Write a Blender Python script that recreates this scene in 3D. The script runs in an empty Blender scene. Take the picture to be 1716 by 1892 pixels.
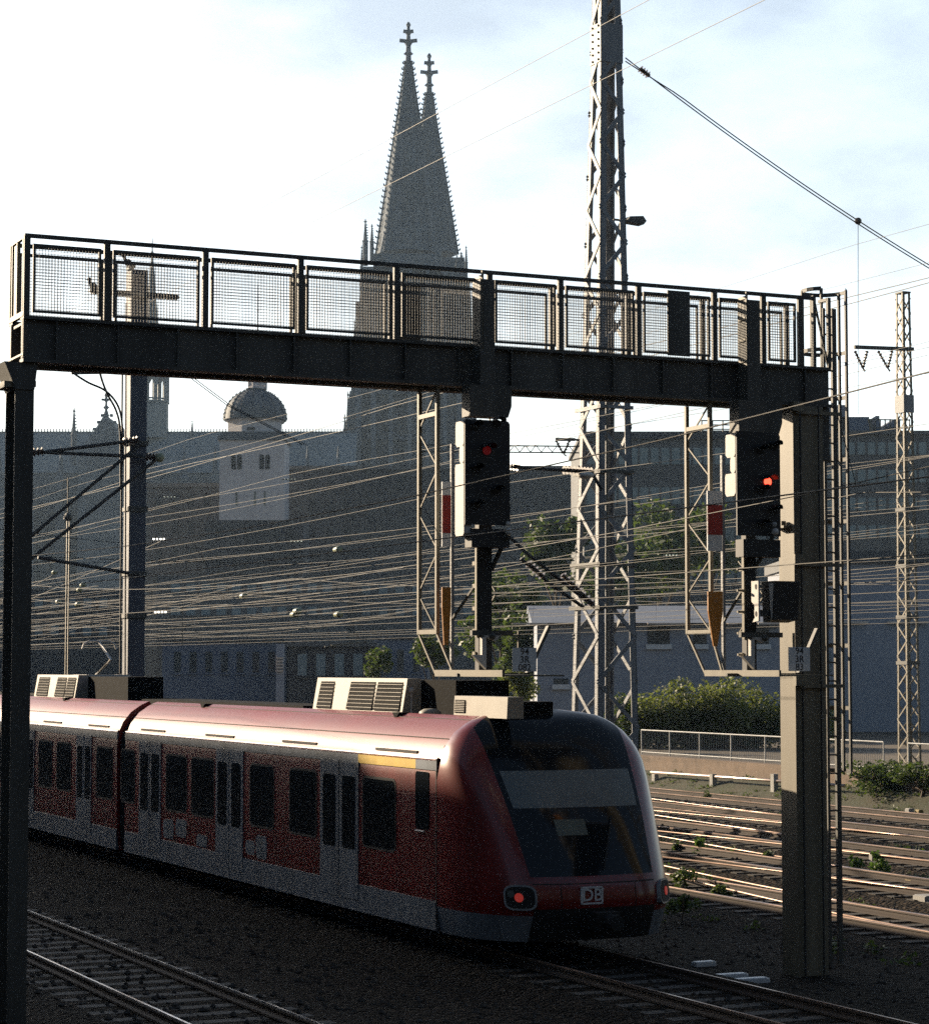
import bpy, math, random
from math import sin, cos, tan, radians, pi, sqrt, atan2
from mathutils import Vector

SC = bpy.context.scene
COL = SC.collection
K = 0.886                       # working units -> metres
H = 4.8                         # eye height above rail (working units)
F, CX, CY = 4231.0, 858.0, 946.0
PITCH = radians(3.907)
TH = radians(24.8)              # direction of the railway, left of straight ahead
CT, ST = cos(TH), sin(TH)
HAZE = .00014
SUN_AZ, SUN_EL = radians(52), radians(17)

# ------------------------------------------------------------------ frames
def P(n, s, z):                 # n across the tracks, s along them, z up
    return (n*CT - s*ST, n*ST + s*CT, z)
def ray(px, py):
    u, v = px-CX, CY-py
    return (u, F*cos(PITCH)-v*sin(PITCH), F*sin(PITCH)+v*cos(PITCH))
def W(px, py, Y):               # world point on a far plane at distance Y
    r = ray(px, py); t = Y/r[1]
    return (r[0]*t, Y, H+r[2]*t)
def at_s(px, py, s):
    r = ray(px, py); t = s/(-r[0]*ST+r[1]*CT)
    return ((r[0]*CT+r[1]*ST)*t, s, H+r[2]*t)
def at_n(px, py, n):
    r = ray(px, py); t = n/(r[0]*CT+r[1]*ST)
    return (n, (-r[0]*ST+r[1]*CT)*t, H+r[2]*t)
def at_z(px, py, z):
    r = ray(px, py); t = (z-H)/r[2]
    return ((r[0]*CT+r[1]*ST)*t, (-r[0]*ST+r[1]*CT)*t, z)
def IDN(x, y, z): return (x, y, z)
def lerp(a, b, t): return a+(b-a)*t
def interp(x, pts):
    if x <= pts[0][0]: return pts[0][1]
    for (x0, y0), (x1, y1) in zip(pts, pts[1:]):
        if x <= x1: return lerp(y0, y1, (x-x0)/(x1-x0))
    return pts[-1][1]

# ------------------------------------------------------------------ mesh builder
LOC = {}
class MB:
    def __init__(self, f=P):
        self.v, self.f_, self.f = [], [], f
        self.mi = []; self.cur = 0
    def add(self, pts, faces, raw=False):
        b = len(self.v)
        self.v += [tuple(p) if raw else self.f(*p) for p in pts]
        self.f_ += [tuple(b+i for i in fc) for fc in faces]
        self.mi += [self.cur]*len(faces)
    def box(self, a0, a1, b0, b1, c0, c1):
        if a0 > a1: a0, a1 = a1, a0
        if b0 > b1: b0, b1 = b1, b0
        if c0 > c1: c0, c1 = c1, c0
        p = [(a, b, c) for c in (c0, c1) for b in (b0, b1) for a in (a0, a1)]
        self.add(p, [(0,2,3,1),(4,5,7,6),(0,1,5,4),(2,6,7,3),(0,4,6,2),(1,3,7,5)])
    def bar(self, p, q, w, h=None, up=(0,0,1)):
        h = h or w
        p, q = Vector(self.f(*p)), Vector(self.f(*q))
        d = (q-p)
        if d.length < 1e-6: return
        d.normalize(); u = Vector(up)
        if abs(d.dot(u)) > .98: u = Vector((CT, ST, 0))
        a = d.cross(u).normalized(); c = a.cross(d).normalized()
        pts = []
        for o in (p, q):
            for sa, sc in ((-1,-1),(1,-1),(1,1),(-1,1)):
                pts.append(o+a*(sa*w/2)+c*(sc*h/2))
        self.add(pts, [(0,1,2,3),(7,6,5,4),(0,4,5,1),(1,5,6,2),(2,6,7,3),(3,7,4,0)], raw=True)
    def tube(self, pts, r, seg=6, r2=None):
        P_ = [Vector(self.f(*p)) for p in pts]
        out = []; n = len(P_)
        for i, p in enumerate(P_):
            d = (P_[min(i+1, n-1)]-P_[max(i-1, 0)]).normalized()
            u = Vector((0,0,1))
            if abs(d.dot(u)) > .95: u = Vector((CT, ST, 0))
            a = d.cross(u).normalized(); c = a.cross(d)
            rr = r if r2 is None else lerp(r, r2, i/max(1, n-1))
            for k in range(seg):
                t = 2*pi*k/seg
                out.append(p+a*(cos(t)*rr)+c*(sin(t)*rr))
        fs = [(i*seg+k, i*seg+(k+1) % seg, (i+1)*seg+(k+1) % seg, (i+1)*seg+k) for i in range(n-1) for k in range(seg)]
        fs += [tuple(range(seg))[::-1], tuple((n-1)*seg+k for k in range(seg))]
        self.add(out, fs, raw=True)
    def lathe(self, c, prof, seg=16, a0=0, sy=1.0):   # prof = [(r, z)], round vertical axis through c (a,b)
        out = []
        for r, z in prof:
            for k in range(seg):
                t = a0+2*pi*k/seg
                out.append((c[0]+cos(t)*r, c[1]+sin(t)*r*sy, z))
        n = len(prof)
        fs = [(i*seg+k, i*seg+(k+1) % seg, (i+1)*seg+(k+1) % seg, (i+1)*seg+k) for i in range(n-1) for k in range(seg)]
        fs += [tuple(range(seg))[::-1], tuple((n-1)*seg+k for k in range(seg))]
        self.add(out, fs)
    def prism(self, poly, b0, b1):                      # poly in (a,c), extruded along b
        n = len(poly)
        pts = [(a, b0, c) for a, c in poly]+[(a, b1, c) for a, c in poly]
        self.add(pts, [tuple(range(n)), tuple(range(2*n-1, n-1, -1))]+[(i, i+n, (i+1) % n+n, (i+1) % n) for i in range(n)])
    def prism_n(self, poly, a0, a1):                    # poly in (b,c), extruded along a
        n = len(poly)
        pts = [(a0, b, c) for b, c in poly]+[(a1, b, c) for b, c in poly]
        self.add(pts, [tuple(range(n)), tuple(range(2*n-1, n-1, -1))]+[(i, i+n, (i+1) % n+n, (i+1) % n) for i in range(n)])
    def ball(self, c, r, seg=8, rings=6, sz=1.0):
        self.lathe((c[0], c[1]), [(max(.001, r*sin(pi*i/rings)), c[2]-r*sz*cos(pi*i/rings)) for i in range(rings+1)], seg)
    def build(self, name, mat, parent=None, smooth=False, base=None):
        L = LOC.get(parent.name, Vector((0,0,0))) if parent else (Vector(base) if base else Vector((0,0,0)))
        me = bpy.data.meshes.new(name)
        me.from_pydata([((x*K-L.x), (y*K-L.y), (z*K-L.z)) for x, y, z in self.v], [], self.f_)
        mats = mat if isinstance(mat, (list, tuple)) else [mat]
        for m in mats: me.materials.append(m)
        if len(mats) > 1:
            me.polygons.foreach_set('material_index', self.mi)
        import bmesh
        bm = bmesh.new(); bm.from_mesh(me)
        bmesh.ops.recalc_face_normals(bm, faces=bm.faces)
        bm.to_mesh(me); bm.free()
        if smooth:
            me.polygons.foreach_set('use_smooth', [True]*len(me.polygons))
            if smooth == 'auto':
                me.set_sharp_from_angle(angle=radians(35))
        o = bpy.data.objects.new(name, me); COL.objects.link(o)
        if parent:
            o.parent = parent; LOC[o.name] = L
        else:
            o.location = L; LOC[o.name] = L
        return o

def tag(o, label=None, cat=None, group=None, kind=None):
    if label: o['label'] = label
    if cat: o['category'] = cat
    if group: o['group'] = group
    if kind: o['kind'] = kind
    return o
def thing(name, label, cat, base, group=None, f=P):
    o = bpy.data.objects.new(name, None); COL.objects.link(o)
    o.empty_display_size = .2
    L = Vector(f(*base))*K
    o.location = L; LOC[o.name] = L
    return tag(o, label, cat, group)
def copy_tree(o, off, parent=None):
    c = o.copy(); COL.objects.link(c)
    if parent: c.parent = parent
    else: c.location = Vector(o.location)+Vector(off)
    for ch in list(o.children): copy_tree(ch, off, c)
    return c

# ------------------------------------------------------------------ materials
def mat(name, col, rough=.7, metal=0.0, var=.25, scale=3.0, bump=0.0, bscale=40, coat=0.0, col2=None, spec=.5, streak=False):
    m = bpy.data.materials.new(name); m.use_nodes = True
    nt = m.node_tree; b = nt.nodes['Principled BSDF']
    b.inputs['Roughness'].default_value = rough; b.inputs['Metallic'].default_value = metal
    b.inputs['Specular IOR Level'].default_value = spec
    if coat: b.inputs['Coat Weight'].default_value = coat; b.inputs['Coat Roughness'].default_value = .12
    tc = nt.nodes.new('ShaderNodeTexCoord')
    src = tc.outputs['Object']
    if streak:
        mp = nt.nodes.new('ShaderNodeMapping'); mp.inputs['Scale'].default_value = (1, 1, .12)
        nt.links.new(src, mp.inputs[0]); src = mp.outputs[0]
    n = nt.nodes.new('ShaderNodeTexNoise'); n.inputs['Scale'].default_value = scale; n.inputs['Detail'].default_value = 6
    n.inputs['Roughness'].default_value = .65
    nt.links.new(src, n.inputs['Vector'])
    r = nt.nodes.new('ShaderNodeMapRange'); r.inputs[1].default_value = .3; r.inputs[2].default_value = .7
    nt.links.new(n.outputs[0], r.inputs[0])
    mx = nt.nodes.new('ShaderNodeMix'); mx.data_type = 'RGBA'
    c2 = col2 or tuple(c*(1-var) for c in col); c1 = col if col2 else tuple(min(1, c*(1+var*.5)) for c in col)
    mx.inputs[6].default_value = (*c1, 1); mx.inputs[7].default_value = (*c2, 1)
    nt.links.new(r.outputs[0], mx.inputs[0]); nt.links.new(mx.outputs[2], b.inputs['Base Color'])
    if bump:
        n2 = nt.nodes.new('ShaderNodeTexNoise'); n2.inputs['Scale'].default_value = bscale; n2.inputs['Detail'].default_value = 4
        nt.links.new(tc.outputs['Object'], n2.inputs['Vector'])
        bp = nt.nodes.new('ShaderNodeBump'); bp.inputs['Strength'].default_value = bump; bp.inputs['Distance'].default_value = .05
        nt.links.new(n2.outputs[0], bp.inputs['Height']); nt.links.new(bp.outputs[0], b.inputs['Normal'])
    return m
def emit(name, col, st):
    m = bpy.data.materials.new(name); m.use_nodes = True
    b = m.node_tree.nodes['Principled BSDF']
    b.inputs['Base Color'].default_value = (*[c*.3 for c in col], 1)
    b.inputs['Emission Color'].default_value = (*col, 1); b.inputs['Emission Strength'].default_value = st
    return m

M_steel = mat('dark_grey_green_paint', (.078,.077,.068), .6, 0, .55, 1.6, .1, 60, streak=True)
M_mesh = mat('wire_mesh_steel', (.16,.16,.155), .6, 0, .2)
M_galv = mat('weathered_galvanised_steel', (.175,.152,.106), .55, .0, .35, 2.5, .03, 50, streak=True)
M_mast = mat('blue_grey_mast_paint', (.20,.21,.225), .55, 0, .3, 3, .2, 30, streak=True)
M_mast2 = mat('dark_blue_grey_mast_paint', (.075,.085,.11), .6, 0, .3, 3, .2, 30, streak=True)
M_black = mat('black_signal_board', (.02,.02,.02), .55, 0, .3, 5)
M_house = mat('light_grey_housing', (.55,.53,.50), .6, 0, .15, 6)
M_white = mat('white_enamel', (.62,.64,.66), .4, 0, .12, 8)
M_redsign = mat('red_enamel', (.33,.03,.025), .45, 0, .2, 8)
M_orange = mat('orange_enamel', (.42,.17,.02), .5, 0, .25, 6)
M_redlamp = emit('red_signal_lamp', (1.0,.06,.03), 2.2)
M_redlamp2 = emit('dim_red_signal_lamp', (.28,.01,.012), .09)
M_tail = emit('red_tail_lamp', (.8,.07,.05), .12)
M_lamp = emit('white_floodlight_lamp', (1,.95,.85), 3.0)
M_lampdim = emit('dim_floodlight_lamp', (.9,1,.85), .25)
M_text = mat('black_lettering', (.03,.03,.035), .6)
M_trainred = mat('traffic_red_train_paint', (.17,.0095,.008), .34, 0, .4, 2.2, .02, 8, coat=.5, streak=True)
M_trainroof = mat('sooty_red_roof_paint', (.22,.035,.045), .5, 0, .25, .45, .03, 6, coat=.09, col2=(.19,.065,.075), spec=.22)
M_traingrey = mat('light_grey_train_paint', (.165,.19,.225), .42, 0, .4, 2.5, coat=.25, streak=True)
M_yellow = mat('yellow_class_stripe', (.62,.42,.06), .45, 0, .15, 3)
M_glass = mat('dark_train_glass', (.012,.015,.018), .1, 0, .2, 2, spec=.3)
M_blind = mat('grey_blind_behind_glass', (.13,.16,.17), .35, 0, .15, 6)
M_rubber = mat('black_rubber', (.015,.015,.015), .8, 0, .3)
M_roofdark = mat('dark_roof_equipment', (.010,.010,.010), .85, 0, .4, 3, .2, 20, spec=.06)
M_acbox = mat('cream_grey_casing', (.32,.295,.25), .6, 0, .18, 3)
def rail_gloss(m):
    nt = m.node_tree; b = nt.nodes['Principled BSDF']; tc = nt.nodes.new('ShaderNodeTexCoord')
    n = nt.nodes.new('ShaderNodeTexNoise'); n.inputs['Scale'].default_value = .22; n.inputs['Detail'].default_value = 5
    r = nt.nodes.new('ShaderNodeMapRange'); r.inputs[1].default_value = .38; r.inputs[2].default_value = .62; r.inputs[3].default_value = .22; r.inputs[4].default_value = .85
    nt.links.new(tc.outputs['Object'], n.inputs['Vector']); nt.links.new(n.outputs[0], r.inputs[0]); nt.links.new(r.outputs[0], b.inputs['Roughness'])
M_rail = mat('polished_rail_steel', (.30,.215,.17), .28, 1.0, .35, 1.2)
rail_gloss(M_rail)
M_railfine = mat('smooth_rail_steel', (.55,.58,.62), .14, 1.0, .2, 1.2)
M_rust = mat('rusty_rail_web', (.038,.024,.016), .8, 0, .35, 5)
M_sleeper = mat('weathered_sleeper', (.042,.037,.031), .85, 0, .4, 3, .3, 30)
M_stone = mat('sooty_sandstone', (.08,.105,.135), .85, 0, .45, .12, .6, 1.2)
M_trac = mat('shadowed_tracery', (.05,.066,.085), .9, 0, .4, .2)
M_slate = mat('lead_blue_roof', (.14,.175,.20), .6, 0, .25, .15, .3, .8, streak=True)
M_pale = mat('pale_plaster', (.50,.475,.49), .8, 0, .15, .2, .1, 2)
M_dome = mat('slate_dome', (.085,.10,.12), .7, 0, .3, .5, .3, 2)
M_hole = mat('dark_opening', (.02,.02,.022), .8)
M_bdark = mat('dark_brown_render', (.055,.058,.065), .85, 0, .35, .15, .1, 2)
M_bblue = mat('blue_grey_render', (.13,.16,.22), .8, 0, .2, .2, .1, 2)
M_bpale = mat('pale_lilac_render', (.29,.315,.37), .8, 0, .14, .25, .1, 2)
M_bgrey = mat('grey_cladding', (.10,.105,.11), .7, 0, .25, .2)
M_windark = mat('dim_window_glass', (.032,.036,.042), .5, 0, .3, .4, spec=.2)
M_win = mat('window_glass', (.05,.065,.075), .2, 0, .3, .4, spec=.7)
M_winblue = mat('bluish_glazing', (.16,.22,.25), .25, 0, .25, .3, spec=.6)
M_gutter = mat('zinc_gutter', (.62,.52,.44), .5, .0, .15)
M_insul = mat('brown_insulator', (.09,.06,.045), .3, 0, .2)
M_insulw = mat('greenish_insulator', (.30,.32,.20), .35, 0, .2)
M_wire = mat('copper_catenary_wire', (.045,.04,.03), .6, 0, .25, 3)
M_cable = mat('black_cable', (.03,.03,.03), .6)
M_fence = mat('galvanised_fence', (.36,.37,.37), .55, 0, .2)
M_brick = mat('ochre_brick_coping', (.17,.12,.085), .85, 0, .35, 2, .2, 20)
M_conc = mat('concrete', (.34,.33,.31), .8, 0, .25, 2, .15, 20)
M_bark = mat('bark', (.09,.07,.05), .9)
M_bird = mat('dark_feathers', (.05,.05,.055), .7)
M_ybox = mat('yellow_trackside_box', (.26,.19,.06), .6)

def leafmat(name, a, b):
    m = mat(name, a, .6, 0, .3, 1.2, col2=b)
    nt = m.node_tree; bs = nt.nodes['Principled BSDF']; out = nt.nodes['Material Output']
    tr = nt.nodes.new('ShaderNodeBsdfTranslucent'); tr.inputs[0].default_value = (a[0]*1.3, a[1]*1.5, a[2]*.7, 1)
    ms = nt.nodes.new('ShaderNodeMixShader'); ms.inputs[0].default_value = .3
    nt.links.new(bs.outputs[0], ms.inputs[1]); nt.links.new(tr.outputs[0], ms.inputs[2]); nt.links.new(ms.outputs[0], out.inputs[0])
    return m
M_leaf = leafmat('green_leaf', (.075,.10,.03), (.03,.05,.018))
M_leafy = leafmat('yellow_green_leaf', (.17,.18,.06), (.08,.09,.03))
M_weed = leafmat('bright_weed_leaf', (.10,.16,.04), (.05,.08,.02))

def ballast():
    m = bpy.data.materials.new('ballast_stone'); m.use_nodes = True
    nt = m.node_tree; b = nt.nodes['Principled BSDF']; b.inputs['Roughness'].default_value = .95; b.inputs['Specular IOR Level'].default_value = .08
    tc = nt.nodes.new('ShaderNodeTexCoord')
    v = nt.nodes.new('ShaderNodeTexVoronoi'); v.inputs['Scale'].default_value = 11
    n = nt.nodes.new('ShaderNodeTexNoise'); n.inputs['Scale'].default_value = .35; n.inputs['Detail'].default_value = 8
    for x in (v, n): nt.links.new(tc.outputs['Object'], x.inputs['Vector'])
    sep = nt.nodes.new('ShaderNodeSeparateColor'); nt.links.new(v.outputs['Color'], sep.inputs[0])
    cr = nt.nodes.new('ShaderNodeValToRGB')
    cr.color_ramp.elements[0].color = (.006,.005,.004,1); cr.color_ramp.elements[1].color = (.050,.039,.031,1)
    e = cr.color_ramp.elements.new(.6); e.color = (.020,.016,.012,1)
    nt.links.new(sep.outputs[0], cr.inputs[0])
    cr2 = nt.nodes.new('ShaderNodeValToRGB'); cr2.color_ramp.elements[0].position = .35; cr2.color_ramp.elements[1].position = .7
    cr2.color_ramp.elements[0].color = (.55,.5,.45,1); cr2.color_ramp.elements[1].color = (1.1,1.05,.95,1)
    nt.links.new(n.outputs[0], cr2.inputs[0])
    mx = nt.nodes.new('ShaderNodeMix'); mx.data_type = 'RGBA'; mx.blend_type = 'MULTIPLY'; mx.inputs[0].default_value = 1
    nt.links.new(cr.outputs[0], mx.inputs[6]); nt.links.new(cr2.outputs[0], mx.inputs[7]); nt.links.new(mx.outputs[2], b.inputs['Base Color'])
    bp = nt.nodes.new('ShaderNodeBump'); bp.inputs['Strength'].default_value = 1; bp.inputs['Distance'].default_value = .09
    nt.links.new(v.outputs['Distance'], bp.inputs['Height']); bp.invert = True
    nt.links.new(bp.outputs[0], b.inputs['Normal'])
    return m
M_ballast = ballast()
M_stones = mat('dusty_stone', (.05,.042,.034), .9, 0, .5, 3)
M_verge = mat('weedy_soil', (.06,.05,.032), .95, 0, .5, 1.5, .6, 9, col2=(.035,.045,.018))

def text_faces(txt, size):
    cu = bpy.data.curves.new('t', 'FONT'); cu.body = txt; cu.size = size; cu.align_x = 'CENTER'; cu.align_y = 'CENTER'
    cu.offset = size*.012; cu.resolution_u = 3
    o = bpy.data.objects.new('t', cu); COL.objects.link(o)
    dg = bpy.context.evaluated_depsgraph_get(); me = o.evaluated_get(dg).to_mesh()
    v = [tuple(p.co) for p in me.vertices]; f = [tuple(p.vertices) for p in me.polygons]
    o.evaluated_get(dg).to_mesh_clear(); bpy.data.objects.remove(o); bpy.data.curves.remove(cu)
    return v, f
def put_text(mb, txt, size, n, s, z):
    v, f = text_faces(txt, size)
    mb.add([(n+x, s, z+y) for x, y, _ in v], f)

# ------------------------------------------------------------------ ground
random.seed(4)
g = MB()
ns, ss = [-60,-20,-5,0,49.9], [-30,0,40,80,160,300,700,1200]
g.add([(a, b, -.32) for b in (-60, 1500) for a in (-700, 50.0)], [(0,1,3,2)])
tag(g.build('ground', M_ballast), kind='structure')
g = MB()
g.box(50.0, 1500, -60, 1500, -1.5, .93)
M_earth = mat('dry_earth', (.13,.105,.075), .9, 0, .4, .6, .4, 8)
tag(g.build('platform_terrace', M_earth), kind='structure')
g = MB()
g.box(49.45, 49.995, 10, 400, -.5, .99)
tag(g.build('retaining_wall', M_brick), 'low ochre masonry retaining wall below the steel railing', 'wall')

g = MB(); g.prism([(47.35,-.5),(49.445,-.5),(49.445,.36),(48.9,.34),(47.9,-.12),(47.35,-.3)], 10, 400)
tag(g.build('weedy_verge', M_verge), kind='structure')

# raised ballast beds are part of each track's ground
TR = [10.6, 17.9, 26.3, 31.0, 35.7, 40.4, 45.0]
TRL = ['dark empty track in the foreground, nearest the camera',
       'track under the red commuter train',
       'first sunlit track to the right of the red train, beside the sleepers in shadow',
       'second sunlit track to the right of the red train',
       'third sunlit track to the right of the red train, in the middle of the yard',
       'fourth sunlit track to the right of the red train',
       'farthest sunlit track, closest to the ochre retaining wall']
sl = MB(); sl.box(-1.45, 1.45, -.14, .14, -.36, -.16)
sl_proto = None
for i, (nc, lb) in enumerate(zip(TR, TRL)):
    s0 = max(14, 1.33*nc-3)
    t = thing('railway_track', lb, 'railway track', (nc, s0, -.2), 'parallel railway tracks')
    b = MB(); b.prism([(nc-2.3,-.33),(nc-1.7,-.19),(nc+1.7,-.19),(nc+2.3,-.33)], s0-4, 420)
    b.build('ballast_bed', M_ballast, t)
    for sg in (-1, 1):
        c = nc+sg*.81
        r = MB()
        r.prism([(c-.07,-.17),(c+.07,-.17),(c+.07,-.14),(c+.012,-.11),(c+.012,-.05),(c-.012,-.05),(c-.012,-.11),(c-.07,-.14)], s0-4, 420)
        ro = r.build('rail', M_rust, t)
        r = MB()
        prof = [(c-.036,-.05),(c-.036,-.022),(c+.036,-.022),(c+.036,-.05)]
        rs = MB(); rs.prism(prof, s0-4, 420); rs.build('rail_side', M_rust, ro)
        prof = [(c-.035,-.0215),(c-.035,-.016),(c-.024,-.005),(c-.010,0),(c+.010,0),(c+.024,-.005),(c+.035,-.016),(c+.035,-.0215)]
        r.prism(prof, s0-4, 420)
        if i < 2: r = MB(); r.box(c-.019, c+.019, s0-4, 420, -.0215, -.004)
        r.build('rail_head', M_railfine if i == 0 else M_rail, ro)
    if sl_proto is None:
        m_ = MB(); m_.box(-1.45, 1.45, -.14, .14, -.36, -.165)
        sl_mesh = None
    for k in range(98):
        s = s0+k*.72
        if sl_mesh is None:
            me_o = MB(); me_o.box(-1.45, 1.45, -.14, .14, -.36, -.165)
            me_o = me_o.build('sleeper', M_sleeper); sl_mesh = me_o.data; bpy.data.objects.remove(me_o)
        o = bpy.data.objects.new('sleeper', sl_mesh); COL.objects.link(o); o.parent = t
        o.location = Vector(P(nc+random.uniform(-.03,.03), s, -.023 if i < 2 else 0))*K-LOC[t.name]
        o.rotation_euler = (0, 0, random.uniform(-.02,.02))
    sl_proto = 1

# loose connecting rails of the yard's points between the lit tracks
for i, (n0, n1, s0, s1, lb) in enumerate([
        (27.1, 30.2, 36, 70, 'turnout rail curving from the first to the second sunlit track'),
        (31.8, 34.9, 42, 80, 'turnout rail curving from the second to the third sunlit track'),
        (36.5, 39.6, 50, 92, 'turnout rail curving from the third to the fourth sunlit track'),
        (41.2, 44.2, 58, 104, 'turnout rail curving from the fourth to the farthest sunlit track'),
        (25.5, 28.7, 33, 62, 'turnout rail leaving the first sunlit track, closest to the ladder'),
        (30.2, 27.2, 40, 75, 'turnout rail curving back from the second to the first sunlit track'),
        (34.9, 31.9, 46, 84, 'turnout rail curving back from the third to the second sunlit track'),
        (39.6, 36.6, 53, 95, 'turnout rail curving back from the fourth to the third sunlit track')]):
    t = MB()
    pts = [(lerp(n0, n1, (3*u*u-2*u**3)), lerp(s0, s1, u), -.03) for u in [j/16 for j in range(17)]]
    t.tube(pts, .024, 8)
    tag(t.build('turnout_rail', M_rail, smooth=True), lb, 'rail', 'turnout rails in the yard')

rnd = random.Random(11)
b = MB()
for i in range(9000):
    n = rnd.uniform(8, 47); s = rnd.uniform(max(22, 1.3*n-4), max(22, 1.3*n-4)+rnd.choice((25, 60)))
    r = rnd.uniform(.025, .07)
    on = min(abs(n-t) for t in TR)
    z = -.19 if on < 1.65 else -.33
    if abs(on-.81) < .12: continue
    c = (n, s, z+r*.3)
    pts = [(c[0]+r*rnd.uniform(.6,1.2)*x, c[1]+r*rnd.uniform(.6,1.2)*y, c[2]+r*rnd.uniform(.5,1)*zz) for x, y, zz in ((1,0,0),(-1,0,0),(0,1,0),(0,-1,0),(0,0,1),(0,0,-1))]
    b.add(pts, [(0,2,4),(2,1,4),(1,3,4),(3,0,4),(2,0,5),(1,2,5),(3,1,5),(0,3,5)])
tag(b.build('loose_stones', M_stones), kind='stuff')
b = MB(IDN)
def tuft(n, s, z, r, k):
    q = P(n, s, z)
    for j in range(k):
        a = Vector((rnd.gauss(0,1), rnd.gauss(0,1), abs(rnd.gauss(0,1))*.8)).normalized()*r*rnd.random()**.5
        p = Vector(q)+Vector((a.x, a.y, a.z*.7)); u = Vector((rnd.uniform(-1,1), rnd.uniform(-1,1), rnd.uniform(-.3,1))).normalized()*r*.22
        v = u.cross(Vector((rnd.uniform(-1,1), rnd.uniform(-1,1), rnd.uniform(-1,1)))).normalized()*r*.09
        b.add([p-u, p+v, p+u, p-v], [(0,1,2,3)])
for i in range(420):
    g_ = rnd.choice((24.0, 28.65, 33.3, 38.0, 42.7, 47.9, 48.8, 48.8))
    n = g_+rnd.gauss(0, .35); s = 1.33*n-2+rnd.random()**1.3*60
    z = -.32 if n < 47.4 else lerp(-.25, .34, min(1, max(0, (n-47.6)/1.4)))
    if n < 49.3: tuft(n, s, z, rnd.uniform(.12, .38), 26)
tag(b.build('low_weeds', M_leaf), kind='stuff')

# ------------------------------------------------------------------ train
NC, HW = 18.15, 1.95
NS = NC-HW
prof = [(.28,1.87),(.6,1.93),(.9,1.95),(2.9,1.95),(3.2,1.915),(3.45,1.81),(3.7,1.61),(3.86,1.38),(3.95,1.20),(3.97,1.13)]
def hwz(z):
    if z > 3.97: return interp(z, [(3.97,1.13),(4.03,.82),(4.075,.4)])
    return interp(z, prof)
train = thing('commuter_train', 'red commuter train with black windscreen and pale doors passing under the signal gantry', 'train', (NC, 36, 0))
SN0 = 36.2
Lz = [(.28,2.05),(.72,2.25),(.95,2.3),(1.2,2.25),(1.5,2.1),(1.9,1.88),(2.3,1.65),(2.7,1.38),(3.05,1.12),(3.3,.94),(3.5,.79),(3.7,.62),(3.85,.47),(3.97,.30),(4.03,.16),(4.075,.04)]
def nose_s(a, z):
    h = hwz(z); q = min(1, abs(a)/h)
    return SN0-interp(z, Lz)*(1-q**3.2)**(1/2.6)
zrows = [.28,.5,.72,.83,.95,1.07,1.2,1.35,1.5,1.7,1.9,2.1,2.3,2.5,2.7,2.88,3.05,3.18,3.3,3.4,3.5,3.6,3.7,3.78,3.85,3.91,3.97,4.03,4.075]
def wb(z): return min(hwz(z)*.93, interp(z, [(1.2,1.14),(3.9,1.42)]))
NSD, NFR = 12, 14
def ncols(z):
    h, w = hwz(z), wb(z); out = []
    for i in range(NSD):
        t = i/NSD; ang = lerp(pi/2, math.asin(w/h), t); out.append(-h*sin(ang))
    out += [lerp(-w, w, i/NFR) for i in range(NFR)]
    for i in range(NSD+1):
        ang = lerp(math.asin(w/h), pi/2, i/NSD); out.append(h*sin(ang))
    return out
grid = [[(NC+a, nose_s(a, z), z) for a in ncols(z)] for z in zrows]
nc_ = len(grid[0])
def nose_patch(test, off=0.0):
    m = MB(); pts = [(p[0], p[1]-off, p[2]) for row in grid for p in row]; fs = []
    for i in range(len(zrows)-1):
        for j in range(nc_-1):
            if test(i, j): fs.append((i*nc_+j, i*nc_+j+1, (i+1)*nc_+j+1, (i+1)*nc_+j))
    m.add(pts, fs); return m
iz = lambda z: zrows.index(z)
front = lambda j: NSD <= j < NSD+NFR
sel_glass = lambda i, j: front(j) and i >= iz(1.35)
sel_bump = lambda i, j: front(j) and i < iz(.83)
sel_skirt = lambda i, j: (not front(j)) and i < iz(.72)
nose = nose_patch(lambda i, j: not sel_glass(i, j) and not sel_bump(i, j) and not sel_skirt(i, j)).build('nose', M_trainred, train, True)
ws = nose_patch(sel_glass).build('windscreen', M_glass, train, True)
nose_patch(sel_bump).build('buffer_beam', M_rubber, train, True)
nose_patch(sel_skirt).build('nose_skirt', M_traingrey, train, True)
def fr_patch(u0, u1, z0, z1, name, m, parent, off=.012, na=10, nz=5):
    mb = MB(); pts = []
    for i in range(nz+1):
        z = lerp(z0, z1, i/nz)
        for j in range(na+1):
            a = lerp(u0, u1, j/na)*wb(z); pts.append((NC+a, nose_s(a, z)-off, z))
    mb.add(pts, [(i*(na+1)+j, i*(na+1)+j+1, (i+1)*(na+1)+j+1, (i+1)*(na+1)+j) for i in range(nz) for j in range(na)])
    return mb.build(name, m, parent, True)
fr_patch(-.93, .93, 2.45, 3.06, 'sun_blind', M_blind, ws, .006)
fr_patch(-.44, .02, 2.0, 2.26, 'destination_display', mat('unlit_display', (.10,.12,.10), .5), ws, .006)
for zz in (1.25, 1.27):
    pass
fr_patch(-1.0, 1.0, 1.225, 1.245, 'panel_seam', M_rubber, nose, .003, 16, 1)
fr_patch(-.62, -.605, .84, 1.22, 'panel_seam', M_rubber, nose, .003, 1, 4)
fr_patch(.605, .62, .84, 1.22, 'panel_seam', M_rubber, nose, .003, 1, 4)
# wiper
wp = MB(); wp.tube([(NC+.15, nose_s(.15,1.45)-.03, 1.45), (NC+.55, nose_s(.55,2.3)-.03, 2.3)], .015, 5)
wp.build('wiper', M_rubber, ws)
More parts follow.
